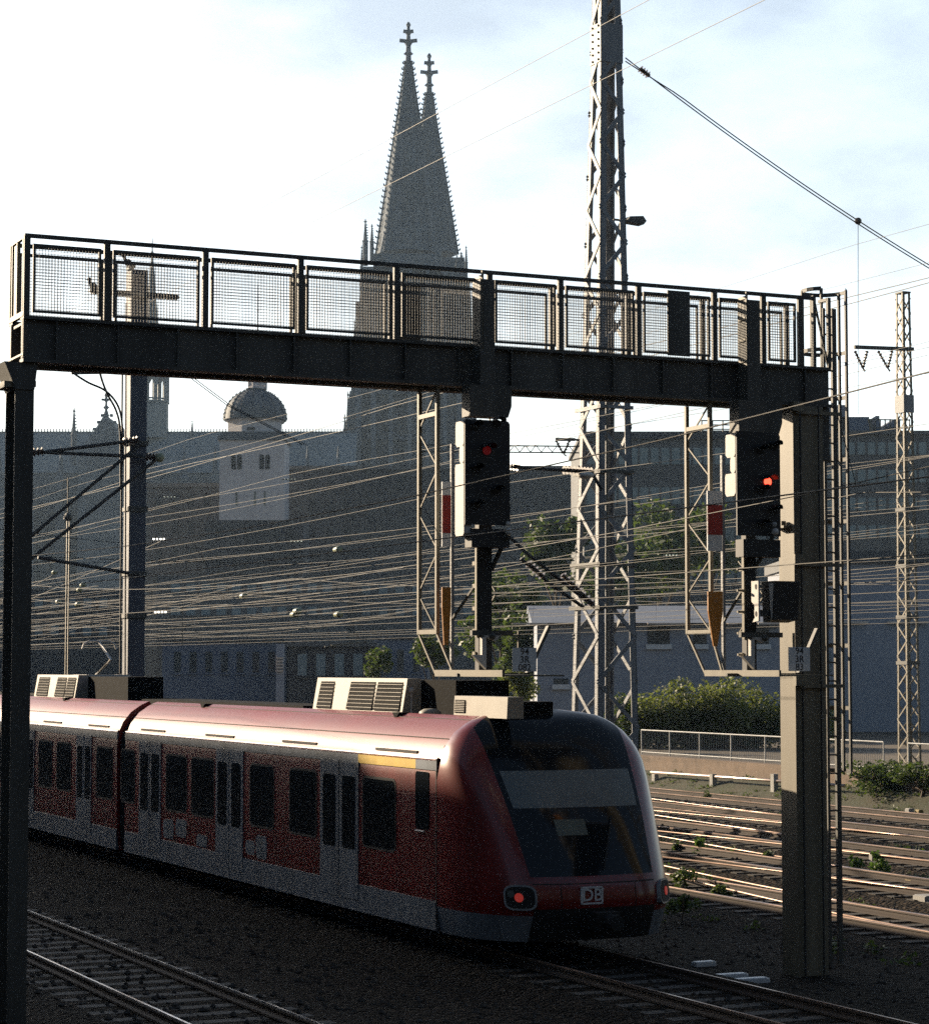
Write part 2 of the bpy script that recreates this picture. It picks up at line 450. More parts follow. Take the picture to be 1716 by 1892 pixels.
# lamps
for a in (-1.33, 1.42):
    z = 1.02
    p0 = Vector(P(NC+a, nose_s(a, z), z))
    t1 = (Vector(P(NC+a+.05, nose_s(a+.05, z), z))-p0).normalized()
    t2 = (Vector(P(NC+a, nose_s(a, z+.05), z+.05))-p0).normalized()
    nn = t1.cross(t2).normalized()
    if nn.y > 0: nn = -nn
    def disc(rx, rz, off, cx=0, cz=0, e=2.0, th=.02):
        m = MB(IDN); pts = []
        N_ = 20
        for o in (off-th, off):
            for k in range(N_):
                t = 2*pi*k/N_; c, s_ = cos(t), sin(t)
                x = rx*math.copysign(abs(c)**(2/e), c)+cx; y = rz*math.copysign(abs(s_)**(2/e), s_)+cz
                pts.append(p0+t1*x+t2*y+nn*o)
        m.add(pts, [tuple(range(N_))[::-1], tuple(range(N_, 2*N_))]+[(k, (k+1) % N_, N_+(k+1) % N_, N_+k) for k in range(N_)])
        return m
    hd = disc(.28, .21, .025, e=3.5, th=.12).build('headlight', M_traingrey, train)
    disc(.25, .18, .032, e=3.5).build('lamp_recess', M_rubber, hd)
    disc(.075, .075, .045, cx=(-.02 if a < 0 else .02)).build('tail_lamp', M_tail, hd)
    disc(.06, .06, .045, cx=(-.15 if a < 0 else .15), cz=.06).build('head_lamp', M_glass, hd)
# emblem
lg = MB(); zc, ac = 1.04, -.16
sL = min(nose_s(ac, .95), nose_s(ac, 1.15))-.012
wl, hl = .205, .145
for (x0, x1, y0, y1) in ((-wl, wl, hl-.028, hl), (-wl, wl, -hl, -hl+.028), (-wl, -wl+.028, -hl, hl), (wl-.028, wl, -hl, hl)):
    lg.box(NC+ac+x0, NC+ac+x1, sL-.006, sL+.03, zc+y0, zc+y1)
put_text(lg, 'DB', .29, NC+ac, sL-.004, zc)
lgo = lg.build('emblem', M_white, train)
lgo['label'] = 'white outlined DB emblem'
# coupler
cp = MB(); cp.box(NC-.22, NC+.22, SN0-2.6, SN0-2.1, .48, .78); cp.tube([(NC, SN0-2.9, .63), (NC, SN0-2.5, .63)], .13, 10)
cp.build('coupler', M_rubber, train)

def S(x): return at_n(x, 1400, NS)[1]
cars = [(36.2, 55.0), (55.7, 73.6), (74.3, 92.0)]
half = [(-h, z) for z, h in prof]
sect = half+[(-1.07,3.90),(1.07,3.90)]+[(h, z) for z, h in reversed(prof)]
NP = len(prof)
def shell(s0, s1):
    full = [(NC+a, z) for a, z in sect]
    m = MB(); n = len(full)
    pts = [(a, s, z) for s in (s0, s1) for a, z in full]
    fs = []
    for i in range(n):
        j = (i+1) % n; fs.append((i, j, j+n, i+n))
    m.add(pts, fs+[tuple(range(n)), tuple(range(2*n-1, n-1, -1))])
    # material per strip: roof shoulder uses the roof paint, the well the dark one
    idx = []
    for i in range(n):
        zc_ = full[i][1]
        a = abs(full[i][0]-NC)
        nxt = full[(i+1) % n]
        zmid = (full[i][1]+nxt[1])/2; amid = abs((full[i][0]+nxt[0])/2-NC)
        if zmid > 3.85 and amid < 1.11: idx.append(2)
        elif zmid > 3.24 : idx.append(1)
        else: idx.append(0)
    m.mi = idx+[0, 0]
    return m
def side_panel(s0, s1, z0, z1, name, m, parent, off=.006, r=0.0):
    b = MB()
    if r:
        poly = []
        for cx, cz, a0 in ((s1-r, z0+r, -90), (s1-r, z1-r, 0), (s0+r, z1-r, 90), (s0+r, z0+r, 180)):
            for k in range(5):
                t = radians(a0+k*22.5); poly.append((cx+r*cos(t), cz+r*sin(t)))
        b.prism_n(poly, NS-off, NS+.05)
    else:
        b.box(NS-off, NS+.05, s0, s1, z0, z1)
    return b.build(name, m, parent)
doors = {0: [(593,663),(400,450),(258,298)], 1: []}
wins = {0: [(670,732),(535,586),(462,507),(354,396),(307,346),(224,250)]}
for ci, (s0, s1) in enumerate(cars):
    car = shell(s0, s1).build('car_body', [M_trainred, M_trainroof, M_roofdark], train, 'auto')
    side_panel(s0, s1, .30, .80, 'skirt_band', M_traingrey, car, .004)
    if ci == 0:
        dlist = [(S(b_), S(a_)) for a_, b_ in doors[0]]
        wlist = [(S(b_), S(a_)) for a_, b_ in wins[0]]
        ys = S(662)
        side_panel(SN0+.9, ys, 3.04, 3.2, 'class_stripe', M_yellow, car, .005)
        side_panel(SN0, SN0+.9, 3.04, 3.2, 'roofline_band', M_traingrey, car, .005)
        side_panel(ys, s1, 3.04, 3.2, 'roofline_band', M_traingrey, car, .005)
        side_panel(S(793), S(768), 2.0, 3.0, 'cab_window', M_glass, car, .009, .08)
        hb = MB(); hb.tube([(NS-.05, S(788), 1.97), (NS-.05, S(772), 1.97)], .018, 6); hb.build('handle', M_house, car)
        sm = MB(); sm.box(NS-.004, NS+.05, SN0-.0, SN0+.035, .3, 3.24); sm.build('cab_seam', M_rubber, car)
    else:
        L_ = s1-s0
        dlist = [(s0+L_*f-.72, s0+L_*f+.72) for f in (.17,.5,.83)]
        wlist = [(s0+L_*f, s0+L_*f+1.5) for f in (.02,.24,.35,.57,.68,.90)]
        side_panel(s0, s1, 3.04, 3.2, 'roofline_band', M_traingrey, car, .005)
    for a_, b_ in wlist:
        wo_ = side_panel(a_, b_, 1.5, 2.82, 'window', M_rubber, car, .008, .14)
        side_panel(a_+.045, b_-.045, 1.545, 2.775, 'pane', M_glass, wo_, .0105, .11)
    for a_, b_ in dlist:
        for q0, q1 in ((a_, (a_+b_)/2-.02), ((a_+b_)/2+.02, b_)):
            d = side_panel(q0, q1, .5, 3.06, 'door', M_traingrey, car, .014)
            w_ = (q1-q0)
            x = MB()
            poly = []
            r_ = .09
            for cx, cz, a0 in ((q1-w_*.16-r_, 1.42+r_, -90), (q1-w_*.16-r_, 2.78-r_, 0), (q0+w_*.16+r_, 2.78-r_, 90), (q0+w_*.16+r_, 1.42+r_, 180)):
                for k in range(5):
                    t = radians(a0+k*22.5); poly.append((cx+r_*cos(t), cz+r_*sin(t)))
            x.prism_n(poly, NS-.02, NS); x.build('door_window', M_glass, d)
        g_ = MB(); g_.box(NS-.006, NS+.04, (a_+b_)/2-.02, (a_+b_)/2+.02, .5, 3.06); g_.build('door_seal', M_rubber, car)
    # rain strip along the cantrail, thin roof seam and small ventilation slots
    r_ = MB(); r_.tube([(NS+.03, s0, 3.23), (NS+.03, s1, 3.23)], .03, 6); r_.build('rain_strip', M_trainred, car)
    for k in range(4):
        f0 = lerp(s0+1.0, s1-3, k/3)
        v_ = MB(); v_.box(NS+.06, NS+.2, f0, f0+1.9, 3.30, 3.345); v_.build('vent_slot', M_rubber, car)
    q = MB(); q.tube([(NC-1.715, s0+.02, 3.58), (NC-1.715, s1-.02, 3.58)], .009, 5); q.build('roof_seam', M_rubber, car)
    q = MB(); q.tube([(NC-1.3, s0+.02, 3.90), (NC-1.3, s1-.02, 3.90)], .010, 5); q.build('roof_seam', M_rubber, car)
    if ci == 0:
        for x0, x1, z0, z1 in ((303,322,.86,1.30), (326,346,.95,1.36), (455,472,.9,1.2), (474,494,.86,1.34), (364,384,.84,1.1)):
            side_panel(S(x1), S(x0), z0, z1, 'pale_patch', M_traingrey, car, .0055, .12)  # rounded pale patches laid on the lower red side
# bellows
for s0, s1 in ((55.0, 55.7), (73.6, 74.3)):
    b = MB()
    n = len(sect); rows = []
    for k in range(9):
        s = lerp(s0, s1, k/8); sc = .965 if k % 2 else .94
        rows.append([(NC+a*sc, s, .3+(z-.3)*sc) for a, z in sect])
    pts = [p for r in rows for p in r]
    b.add(pts, [(i*n+j, i*n+(j+1) % n, (i+1)*n+(j+1) % n, (i+1)*n+j) for i in range(8) for j in range(n)])
    b.build('gangway_bellows', M_rubber, train)
# roof equipment, placed along the near edge of the roof well
NE = NS+.90
def roof_box(x0, x1, ytop, n0, n1, name, m, zb=3.88, lean=0.0, slats=None, panels=()):
    a = at_n(x1, 1300, n0); b_ = at_n(x0, 1300, n0)
    s0, s1 = a[1], b_[1]
    xm = (x0+x1)/2
    zt = at_n(xm, ytop, n0)[2]
    b = MB(); b.prism([(n0, zb), (n0+lean, zt), (n1, zt), (n1, zb)], s0, s1)
    o = b.build(name, m, train)
    if slats:
        for (u0, u1) in slats:
            q = MB(); q.prism([(n0-.012, zb+.07), (n0+lean-.012, zt-.07), (n0+lean, zt-.07), (n0, zb+.07)], lerp(s1, s0, u0), lerp(s1, s0, u1))
            go = q.build('grille_recess', M_roofdark, o)
            q = MB()
            for k in range(7):
                f = (k+.5)/7; z = lerp(zb+.08, zt-.08, f); nn_ = lerp(n0, n0+lean, (z-zb)/(zt-zb))-.02
                q.bar((nn_, lerp(s1, s0, u0), z), (nn_, lerp(s1, s0, u1), z), .011, .012)
            q.build('grille_slat', M_acbox, go)
    return o
roof_box(577, 742, 1253, NE, NE+.40, 'air_conditioner', M_acbox, 3.92, .12, [(.05,.22),(.40,.68),(.70,.97)])
roof_box(62, 137, 1247, NE, NE+.40, 'air_conditioner', M_acbox, 3.92, .12, [(.06,.34),(.52,.75),(.77,.97)])
roof_box(838, 936, 1287, NE-.02, NE+.30, 'equipment_box', M_acbox, 3.94, .02, [(.02,.22)])
roof_box(590, 842, 1256, NE+.42, NE+1.5, 'equipment_box', M_roofdark)
roof_box(70, 236, 1250, NE+.42, NE+1.4, 'equipment_box', M_roofdark)
roof_box(262, 560, 1298, NE+.2, NE+1.5, 'roof_duct', M_roofdark)
roof_box(860, 938, 1296, NE+.32, NE+1.2, 'equipment_box', M_roofdark)
for x in (128, 386, 745):
    q = MB(); p = at_n(x, 1290, NE-.12); q.prism_n([(p[1]-.16,3.98),(p[1]+.16,3.98),(p[1],3.84)], NE-.28, NE-.05)
    q.build('roof_bracket', M_roofdark, train)
q = MB(); a = at_n(760, 1300, NE+.2); q.tube([(NE+.2, a[1], 3.9), (NE+.2, a[1], 4.35)], .03, 6); q.ball((NE+.2, a[1], 4.38), .06)
q.build('antenna', M_house, train)
q = MB(); a = at_n(790, 1300, NE+.1); q.lathe((NE+.15, a[1]), [(.22,3.9),(.2,4.0),(.12,4.05),(.01,4.06)], 14); q.build('antenna_dome', M_acbox, train, True)
# folded pantograph on the second car
pt = MB(); a = at_n(182, 1244, NC-.1); s_ = a[1]
for dn in (-.5, .5):
    for ds in (-.6, .6):
        pt.lathe((NC+dn, s_+ds), [(.05,3.9),(.09,4.0),(.05,4.05),(.09,4.1),(.05,4.2),(.05,4.55)], 8)
pt.bar((NC-.6, s_-.7, 4.58), (NC-.6, s_+.7, 4.58), .08); pt.bar((NC+.6, s_-.7, 4.58), (NC+.6, s_+.7, 4.58), .08)
pt.bar((NC-.6, s_-.7, 4.58), (NC+.6, s_-.7, 4.58), .08); pt.bar((NC-.6, s_+.7, 4.58), (NC+.6, s_+.7, 4.58), .08)
pt.tube([(NC, s_+.6, 4.6), (NC, s_-.9, 5.05), (NC, s_+.3, 5.55)], .04, 6)
pt.tube([(NC-.5, s_+.3, 5.35), (NC-.45, s_+.3, 5.5), (NC-.3, s_+.3, 5.58), (NC+.3, s_+.3, 5.58), (NC+.45, s_+.3, 5.5), (NC+.5, s_+.3, 5.35)], .03, 6)
pt.build('pantograph', M_house, train)
# bogies
for s in (40.5, 55.3, 73.9):
    b = MB(); b.box(NC-1.1, NC+1.1, s-1.6, s+1.6, .1, .6)
    for ds in (-1.2, 1.2):
        for sg in (-1, 1):
            b.prism_n([(s+ds+.45*cos(t*pi/8), .45+.45*sin(t*pi/8)) for t in range(16)], NC+sg*.74, NC+sg*.88)
    b.build('bogie', M_rubber, train)

# ------------------------------------------------------------------ signal gantry
SG = 32.6; GD = .9; ZB, ZT, ZR = 9.24, 9.92, 11.12
gan = thing('signal_gantry', 'dark steel signal gantry with mesh railings spanning the train tracks', 'signal gantry', (14.6, SG, -.3))
nL, nR = 8.02, 21.95
b = MB()
# box girder as two plated I-beams with a walkway between
for s0 in (SG, SG+GD-.22):
    b.box(nL, nR, s0+.08, s0+.14, ZB+.05, ZT-.05)
    b.box(nL, nR, s0, s0+.22, ZT-.05, ZT)
    b.box(nL, nR, s0, s0+.22, ZB, ZB+.05)
b.box(nL+.02, nR-.02, SG+.22, SG+GD-.22, ZT-.12, ZT-.08)
for k in range(15):
    n = lerp(nL+.5, nR-.5, k/14); b.box(n-.012, n+.012, SG+.02, SG+.08, ZB+.05, ZT-.05)
b.build('beam', M_steel, gan)
b = MB(); b.box(nL-.006, nL+.012, SG+.0, SG+.03, ZB+.06, ZT-.06); b.box(nL-.008, nL+.05, SG+.04, SG+GD, ZT-.01, ZT+.03); b.box(nL-.006, nL+.05, SG+.03, SG+GD, ZB+.10, ZB+.13)
b.build('end_trim', M_galv, gan)
# left column: H section, flanges square to the tracks
def gpx(x): return at_s(x, 900, SG)[0]
c0, c1 = at_s(27, 1000, SG)[0], at_s(62, 1000, SG)[0]
b = MB()
b.box(c0, c1, SG+.08, SG+.12, -.6, ZB-.4); b.box(c0, c1, SG+.62, SG+.66, -.6, ZB-.4); b.box((c0+c1)/2-.02, (c0+c1)/2+.02, SG+.12, SG+.62, -.6, ZB-.4)
b.prism([(c0, ZB-.4), (c1, ZB-.4), (at_s(72,667,SG)[0], ZB-.003), (at_s(10,660,SG)[0], ZB-.003)], SG+.06, SG+.70)
b.build('column', M_steel, gan)
b = MB()
b.box(at_s(11,706,SG)[0], c0-.003, SG+.1, SG+.62, at_s(20,713,SG)[2], at_s(20,702,SG)[2]); b.box(c1+.003, at_s(70,706,SG)[0], SG+.1, SG+.62, at_s(66,713,SG)[2], at_s(66,702,SG)[2])
b.build('column_bracket', M_galv, gan)
# right column: welded box
r0, r1 = 21.17, 21.77
b = MB(); b.box(r0, r1, SG, SG+.47, -.6, ZB-.003)
b.build('column', M_galv, gan)
b = MB()
for y, dx in ((752, .0), (1033, 0), (1258, 0)):
    z = at_s(1476, y, SG)[2]
    b.box(r0-.05, r0+.16, SG-.10, SG-.003, z-.08, z+.08)
    b.box(r0+.05, r1+.35, SG-.06, SG-.003, z-.12, z-.06)
    b.build('cable_clamp', M_galv, gan); b = MB()
for y in (972, 1120):
    z = at_s(1450, y, SG)[2]; b.box(r0-.14, r0-.004, SG+.1, SG+.5, z-.02, z+.02); b.box(r0-.12, r0-.03, SG+.2, SG+.3, z+.02, z+.1)
    b.build('cable_clamp', M_galv, gan); b = MB()
b = MB(); b.tube([(r0+.11, SG-.05, -.3), (r0+.11, SG-.05, ZB)], .018, 6); b.tube([(r1-.12, SG-.05, -.3), (r1-.12, SG-.05, ZB)], .018, 6); b.build('cable', M_cable, gan)
# railings: posts, rails and wire mesh, near and far side
posts_px = [40, 198, 380, 556, 733, 905, 1036, 1180, 1320, 1410, 1478]
for side, s in ((0, SG+.02), (1, SG+GD-.04)):
    nn_ = [at_s(x, 520, SG)[0] for x in posts_px]
    if side: nn_ = [q+.27 for q in nn_ if q+.27 < nR-.2]
    nn_[0] = nL+.04
    for n in nn_:
        b = MB(); b.box(n-.045, n+.045, s-.03, s+.03, ZT, ZR-.03); b.build('railing_post', M_steel, gan)
    b = MB(); b.box(nL, nR-.35, s-.035, s+.035, ZR-.055, ZR); b.build('handrail', M_steel, gan)
    for a, c in zip(nn_, nn_[1:]):
        if c-a < .5: continue
        p0, p1 = a+.09, c-.09; z0, z1 = ZT+.05, ZR-.14
        b = MB()
        b.box(p0, p1, s-.02, s+.02, z0, z0+.035); b.box(p0, p1, s-.02, s+.02, z1-.04, z1)
        b.box(p0, p0+.035, s-.02, s+.02, z0+.035, z1-.04); b.box(p1-.035, p1, s-.02, s+.02, z0+.035, z1-.04)
        fo = b.build('mesh_panel', M_steel, gan)
        b = MB(); w = .0062
        k = int((p1-p0)/.045)
        for i in range(1, k):
            x = lerp(p0, p1, i/k); b.box(x-w/2, x+w/2, s-w/2, s+w/2, z0, z1)
        k = int((z1-z0)/.045)
        for i in range(1, k):
            z = lerp(z0, z1, i/k); b.box(p0, p1, s+.003, s+.003+w, z-w/2, z+w/2)
        b.build('wire_mesh', M_mesh, fo)
# end railing at the left
b = MB()
b.box(nL-.004, nL+.05, SG+.06, SG+GD-.08, ZR-.06, ZR-.004)
b.box(nL-.004, nL+.05, SG+.06, SG+GD-.08, ZT+.03, ZT+.07)
b.box(nL, nL+.05, SG+.10, SG+.14, ZT+.07, ZR-.06); b.box(nL, nL+.05, SG+.45, SG+.49, ZT+.07, ZR-.06); b.box(nL, nL+.05, SG+GD-.16, SG+GD-.12, ZT+.07, ZR-.06)
b.build('end_railing', M_galv, gan)
b = MB(); b.box(nL+.02, nL+.03, SG+.49, SG+GD-.16, ZT+.07, ZR-.08); b.build('end_panel', M_black, gan)
# ladder with safety cage at the right end
sl_ = SG+1.0; nl = at_s(1541, 900, sl_)[0]
lad = MB()
for dn in (-.0, .0):
    pass
lad.box(nl-.22, nl-.17, sl_-.03, sl_+.03, -.3, ZR); lad.box(nl-.03, nl+.06, sl_-.03, sl_+.03, -.3, ZR)
lo = lad.build('ladder', M_steel, gan)
z = 0.1
while z < ZR-.1:
    lad = MB(); lad.tube([(nl-.18, sl_, z), (nl-.02, sl_, z)], .017, 6); z += .32
    lad.build('rung', M_steel, lo)
cg = MB()
cc = (nl+.05, sl_+.34); R_ = .40
angs = [radians(a+90) for a in range(-140, 141, 20)]
for z in [3.0, 4.1, 5.2, 6.3, 7.4, 8.5, 9.6, 10.4, ZR+.36]:
    pts = [(cc[0]+R_*cos(a), cc[1]+R_*sin(a), z) for a in angs]
    cg = MB()
    for p, q in zip(pts, pts[1:]): cg.bar(p, q, .012, .07)
    cg.build('cage_hoop', M_steel, lo)
for a in (-140, -75, 0, 75, 140):
    cg = MB(); a = radians(a+90); x, y = cc[0]+R_*cos(a), cc[1]+R_*sin(a)
    cg.box(x-.022, x+.022, y-.022, y+.022, 3.0, ZR+.36)
    cg.build('cage_strap', M_steel, lo)
# end gate by the ladder
b = MB()
for s in (SG+.02, SG+GD-.04):
    b.box(nR-.36, nR-.30, s-.03, s+.03, ZT, ZR+.02); b.box(nR-.06, nR, s-.03, s+.03, ZT, ZR)
b.box(nR-.06, nR, SG+.02, SG+.3, ZR-.05, ZR); b.bar((nR-.3, SG+.03, ZR-.1), (nR-.05, SG+.03, ZT+.05), .03)
b.build('end_gate', M_steel, gan)
# small bracing fillers seen beside the right column head
b = MB(); b.box(r1+.01, r1+.2, SG+.1, SG+.6, ZB-.9, ZB-.004); b.build('column_gusset', M_steel, gan)

# ------------------------------------------------------------------ hanging signals
def signal(k, lab):
    X = (lambda a, b_: a if k == 0 else b_)
    s_fr = SG-.05
    n_f = at_s(X(808,1312), 900, SG+.10)[0]           # plane of the ladder frame
    root = thing('railway_signal', lab, 'railway signal', (n_f+.5, SG-.6, 4.6), 'light signals hung from the gantry')
    # ladder frame in the plane n = n_f
    sA = at_n(X(775,1269), 900, n_f)[1]; sB = SG+.10
    zt, zb = ZB-.01, at_n(X(790,1290), 1172, n_f)[2]
    b = MB()
    b.box(n_f-.03, n_f+.03, sA-.03, sA+.03, zb, zt); b.box(n_f-.03, n_f+.03, sB-.03, sB+.03, zb, zt)
    zc_ = at_n(X(790,1290), X(768,790), n_f)[2]
    b.box(n_f-.028, n_f+.028, sB+.03, sA-.03, zc_-.035, zc_+.035); b.box(n_f-.028, n_f+.028, sB+.03, sA-.03, zb+.0, zb+.07)
    b.build('hanging_frame', M_galv, root)
    b = MB(); zz = zt; up = False; m_ = 6
    for i in range(m_):
        za, zn = lerp(zt, zb, i/m_), lerp(zt, zb, (i+1)/m_)
        a, c = (sA, sB) if i % 2 else (sB, sA)
        b.bar((n_f, a, za-.03), (n_f, c, zn+.03), .022)
    b.build('bracing', M_galv, root); b = MB()
    for i in range(m_):
        za, zn = lerp(zt, zb, i/m_), lerp(zt, zb, (i+1)/m_)
        a, c = (sB, sA) if i % 2 else (sA, sB)
        b.bar((n_f+1.0, a, za-.03), (n_f+1.0, c, zn+.03), .018)
    b.build('bracing', M_galv, root)
    # platform: kerb strip along the tracks and dark grating
    p0 = at_n(X(805,1303), 1244, n_f); p1 = at_n(X(930,1441), 1241, n_f)
    zp = p0[2]
    b = MB(); b.box(n_f-.02, n_f+.02, p1[1], p0[1], zp-.05, zp+.05); b.box(n_f+.02, n_f+1.0, p1[1], p0[1], zp-.045, zp-.02)
    b.build('platform', M_galv, root)
    b = MB()
    b.bar((n_f, sA, zb), (n_f, p0[1], zp), .035); b.bar((n_f, sB, zb), (n_f, at_n(X(838,1335),1240,n_f)[1], zp), .035)
    b.build('platform_stay', M_galv, root)
    # hanger
    hn0, hn1 = at_s(X(866,1362), 730, SG-.3)[0], at_s(X(943,1442), 730, SG-.3)[0]
    zh0 = at_s(900, X(770,800), SG-.3)[2] if k == 0 else at_s(1400, 800, SG-.3)[2]
    b = MB()
    b.prism([(hn0, zh0), (hn1-.06, zh0), (hn1, zh0+.18), (hn1, ZB-.005), (hn0, ZB-.005)], SG-.34, SG-.04)
    b.box(hn0+.2, hn0+.45, SG-.30, SG-.005, ZB+.0, ZR-.2)
    b.build('hanger', M_steel, root)
    bx = at_s(X(757,1250), 560, SG+GD)[0]
    b = MB(); b.box(bx-.2, bx+.2, SG+GD+.004, SG+GD+.07, ZB, ZR-.15) if k == 0 else b.box(at_s(1250,560,SG)[0]-.21, at_s(1250,560,SG)[0]+.21, SG-.07, SG-.045, ZT+.02, ZR-.10)
    b.build('hanger_plate', M_steel, root)
    b = MB(); zz = at_s(X(882,1368), X(636,668), SG-.1)[2]
    nr_ = at_s(X(882,1368), 560, SG-.1)[0]
    for i in range(4):
        b.box(nr_-.02, nr_+.02, SG-.28, SG-.05, zz+i*.352-.025, zz+i*.352+.025)
    b.box(nr_-.015, nr_+.015, SG-.30, SG-.27, zz-.1, zz+1.15)
    b.build('climbing_rung', M_galv, root)
    # main screen
    ss_ = SG-1.25
    q0, q1 = at_s(X(859,1361), 870, ss_)[0], at_s(X(942,1441), 870, ss_)[0]
    zt_, zb_ = at_s(X(900,1400), X(776,798), ss_)[2], at_s(X(900,1400), X(970,990), ss_)[2]
    b = MB(); rr = .06
    b.prism([(q0, zb_), (q1, zb_), (q1, zt_-rr), (q1-.3*rr, zt_-.3*rr), (q1-rr, zt_), (q0, zt_)], ss_, ss_+.03)
    scr = b.build('screen', M_black, root)
    # pale side casings, three stacked pieces, round-ended
    zz_ = [at_s(X(850,1350), y, ss_)[2] for y in X((776,823,855,990), (800,843,873,915))]
    for (z1_, z0_, d, w_) in ((zz_[0], zz_[1], .30, .12), (zz_[1], zz_[2], .16, .05), (zz_[2], zz_[3], .32, .12)):
        b = MB(); c_ = .05
        b.prism_n([(ss_+.034, z0_+c_), (ss_+.034, z1_-.0), (ss_+.034+d-.02, z1_), (ss_+.034+d, z1_-c_), (ss_+.034+d, z0_+c_), (ss_+.034+d-c_, z0_), (ss_+.034+c_, z0_)], q0-.005, q0+w_)
        b.build('lamp_housing', M_house, root)
    # lens, hood
    lp = at_s(X(900,1419), X(832,890), ss_-.02)
    b = MB(); N_ = 16
    b.prism([(lp[0]+.068*cos(2*pi*t/N_), lp[2]+.068*sin(2*pi*t/N_)) for t in range(N_)], ss_-.015, ss_-.001)
    b.build('red_lamp', X(M_redlamp2, M_redlamp), root)
    def hood(n, z, r, L_, a0=20, a1=160):
        m = MB(); pts = []
        for j in range(9):
            t = radians(lerp(a0, a1, j/8))
            for rr_, ds in ((r, 0), (r, L_*(.55+.45*sin(t))), (r+.012, L_*(.55+.45*sin(t))), (r+.012, 0)):
                pts.append((n+rr_*cos(t), ss_-.001-ds, z+rr_*sin(t)))
        fs = []
        for j in range(8):
            for c_ in range(4):
                fs.append((j*4+c_, j*4+(c_+1) % 4, (j+1)*4+(c_+1) % 4, (j+1)*4+c_))
        m.add(pts, fs+[(0,1,2,3), (35,34,33,32)]); return m
    hood(lp[0], lp[2], .10, .24).build('lamp_hood', M_black, root)
    for dx, dz in ((-.22, .35), (.2, .42), (-.2, -.3), (.18, -.62), (-.2, -.85)):
        hood(lp[0]+dx*(.9 if k == 0 else .6), lp[2]+dz-(0 if k == 0 else -.15), .085, .2).build('lamp_hood', M_black, root)
        m = MB(); m.prism([(lp[0]+dx*(.9 if k == 0 else .6)+.06*cos(2*pi*t/12), lp[2]+dz-(0 if k == 0 else -.15)+.06*sin(2*pi*t/12)) for t in range(12)], ss_-.008, ss_-.001)
        m.build('dark_lens', M_glass, root)
    # pole with step irons
    pn0, pn1 = at_s(X(881,1374), 1080, ss_+.35)[0], at_s(X(905,1392), 1080, ss_+.35)[0]
    zq0, zq1 = zp, zb_+.1
    b = MB(); b.box(pn0, pn1, ss_+.28, ss_+.42, zq0, zq1); b.build('pole', M_black, root)
    b = MB(); z = zq0+.3
    b.box(pn0-.03, pn0-.003, ss_+.3, ss_+.36, zq0+.55, zq1-.15)
    while z < zq1-.1:
        b.box(pn0-.14, pn0-.03, ss_+.31, ss_+.35, z-.018, z+.018) if k else None
        b.box(pn0-.028, pn0-.006, ss_+.37, ss_+.46, z-.03, z+.03)
        z += .345
    b.build('step_iron', M_galv, root)
    # lower cluster: small shunting lamps under the screen
    b = MB(); ln = at_s(X(938,1430), 985, ss_-.05)
    b.box(q0+.1, q1-.02, ss_-.02, ss_+.22, zb_-.34, zb_-.06); b.build('lower_screen', M_black, root)
    b = MB(); b.ball((ln[0], ss_-.08, ln[2]+.02), .06); b.ball((ln[0], ss_-.06, ln[2]+.14), .04); b.build('bracket_knob', M_house, root)
    b = MB(); b.bar((ln[0]-.02, ss_-.04, ln[2]-.05), (pn1, ss_+.3, ln[2]-.55), .05); b.build('bracket_strut', M_steel, root)
    b = MB(); z = at_s(900, 1168, ss_)[2]
    b.box(pn0-.15, q1+.15, ss_+.2, ss_+.28, z-.05, z+.03); b.ball((q1-.25, ss_+.1, z-.06), .055); b.build('cross_arm', M_steel, root)
    b = MB(); b.prism([(pn0, z-.05), (pn0+.28, z-.05), (pn0+.2, z-.14)], ss_+.12, ss_+.18); b.build('arm_gusset', M_house, root)
    b = MB(); b.prism([(pn0-.18, zp+.28), (pn0+.05, zp+.28), (pn0+.05, zp+.06)], ss_+.12, ss_+.2); b.box(pn0-.02, pn0+.05, ss_+.12, ss_+.2, zp+.28, zp+.55); b.build('foot_bracket', M_house, root)
    # mast sign, white red white
    sm = SG-.25
    m0, m1 = at_s(X(817,1307), 950, sm)[0], at_s(X(833,1334), 950, sm)[0]
    zs = [at_s(X(825,1320), y, sm)[2] for y in X((890,915,985,1010), (907,933,988,1018))]
    b = MB(); b.box(m0, m1, sm, sm+.03, zs[3], zs[0]); ms = b.build('mast_sign', M_white, root)
    b = MB(); b.box(m0, m1, sm-.004, sm+.02, zs[2], zs[1]); b.build('red_band', M_redsign, ms)
    zo0, zo1 = at_s(825, 1192, sm)[2], at_s(825, 1085, sm)[2]
    b = MB(); mm = (m0+m1)/2
    b.prism([(mm-.04, zo0), (mm+.03, zo0), (m1, zo1-.32), (m1, zo1), (m0, zo1), (m0, zo1-.32)], sm, sm+.03); b.build('orange_mast_board', M_orange, root)
    b = MB(); b.box(m1+.02, m1+.07, sm+.03, sm+.09, zp, zs[0]+.6); b.build('sign_post', M_mast, root)
    b = MB(); b.bar((m1+.04, sm+.05, zo1-.5), (pn0, ss_+.35, zo1+.05), .035); b.build('sign_stay', M_steel, root)
    # number plate
    sp = ss_
    a0, a1 = at_s(X(946,1456), 1220, sp)[0], at_s(X(990,1495), 1220, sp)[0]
    y0, y1 = at_s(X(968,1475), X(1241,1240), sp)[2], at_s(X(968,1475), X(1197,1196), sp)[2]
    b = MB(); b.box(a0, a1, sp-.02, sp, y0, y1); npl = b.build('number_plate', M_white, root)
    b = MB(); am = (a0+a1)/2; hh = (y1-y0)/3
    for i, tx in enumerate(X(('94','3R','082'), ('94','3R','83'))):
        put_text(b, tx, hh*1.22, am, sp-.023, y1-hh*(i+.52))
    b.build('lettering', M_text, npl)
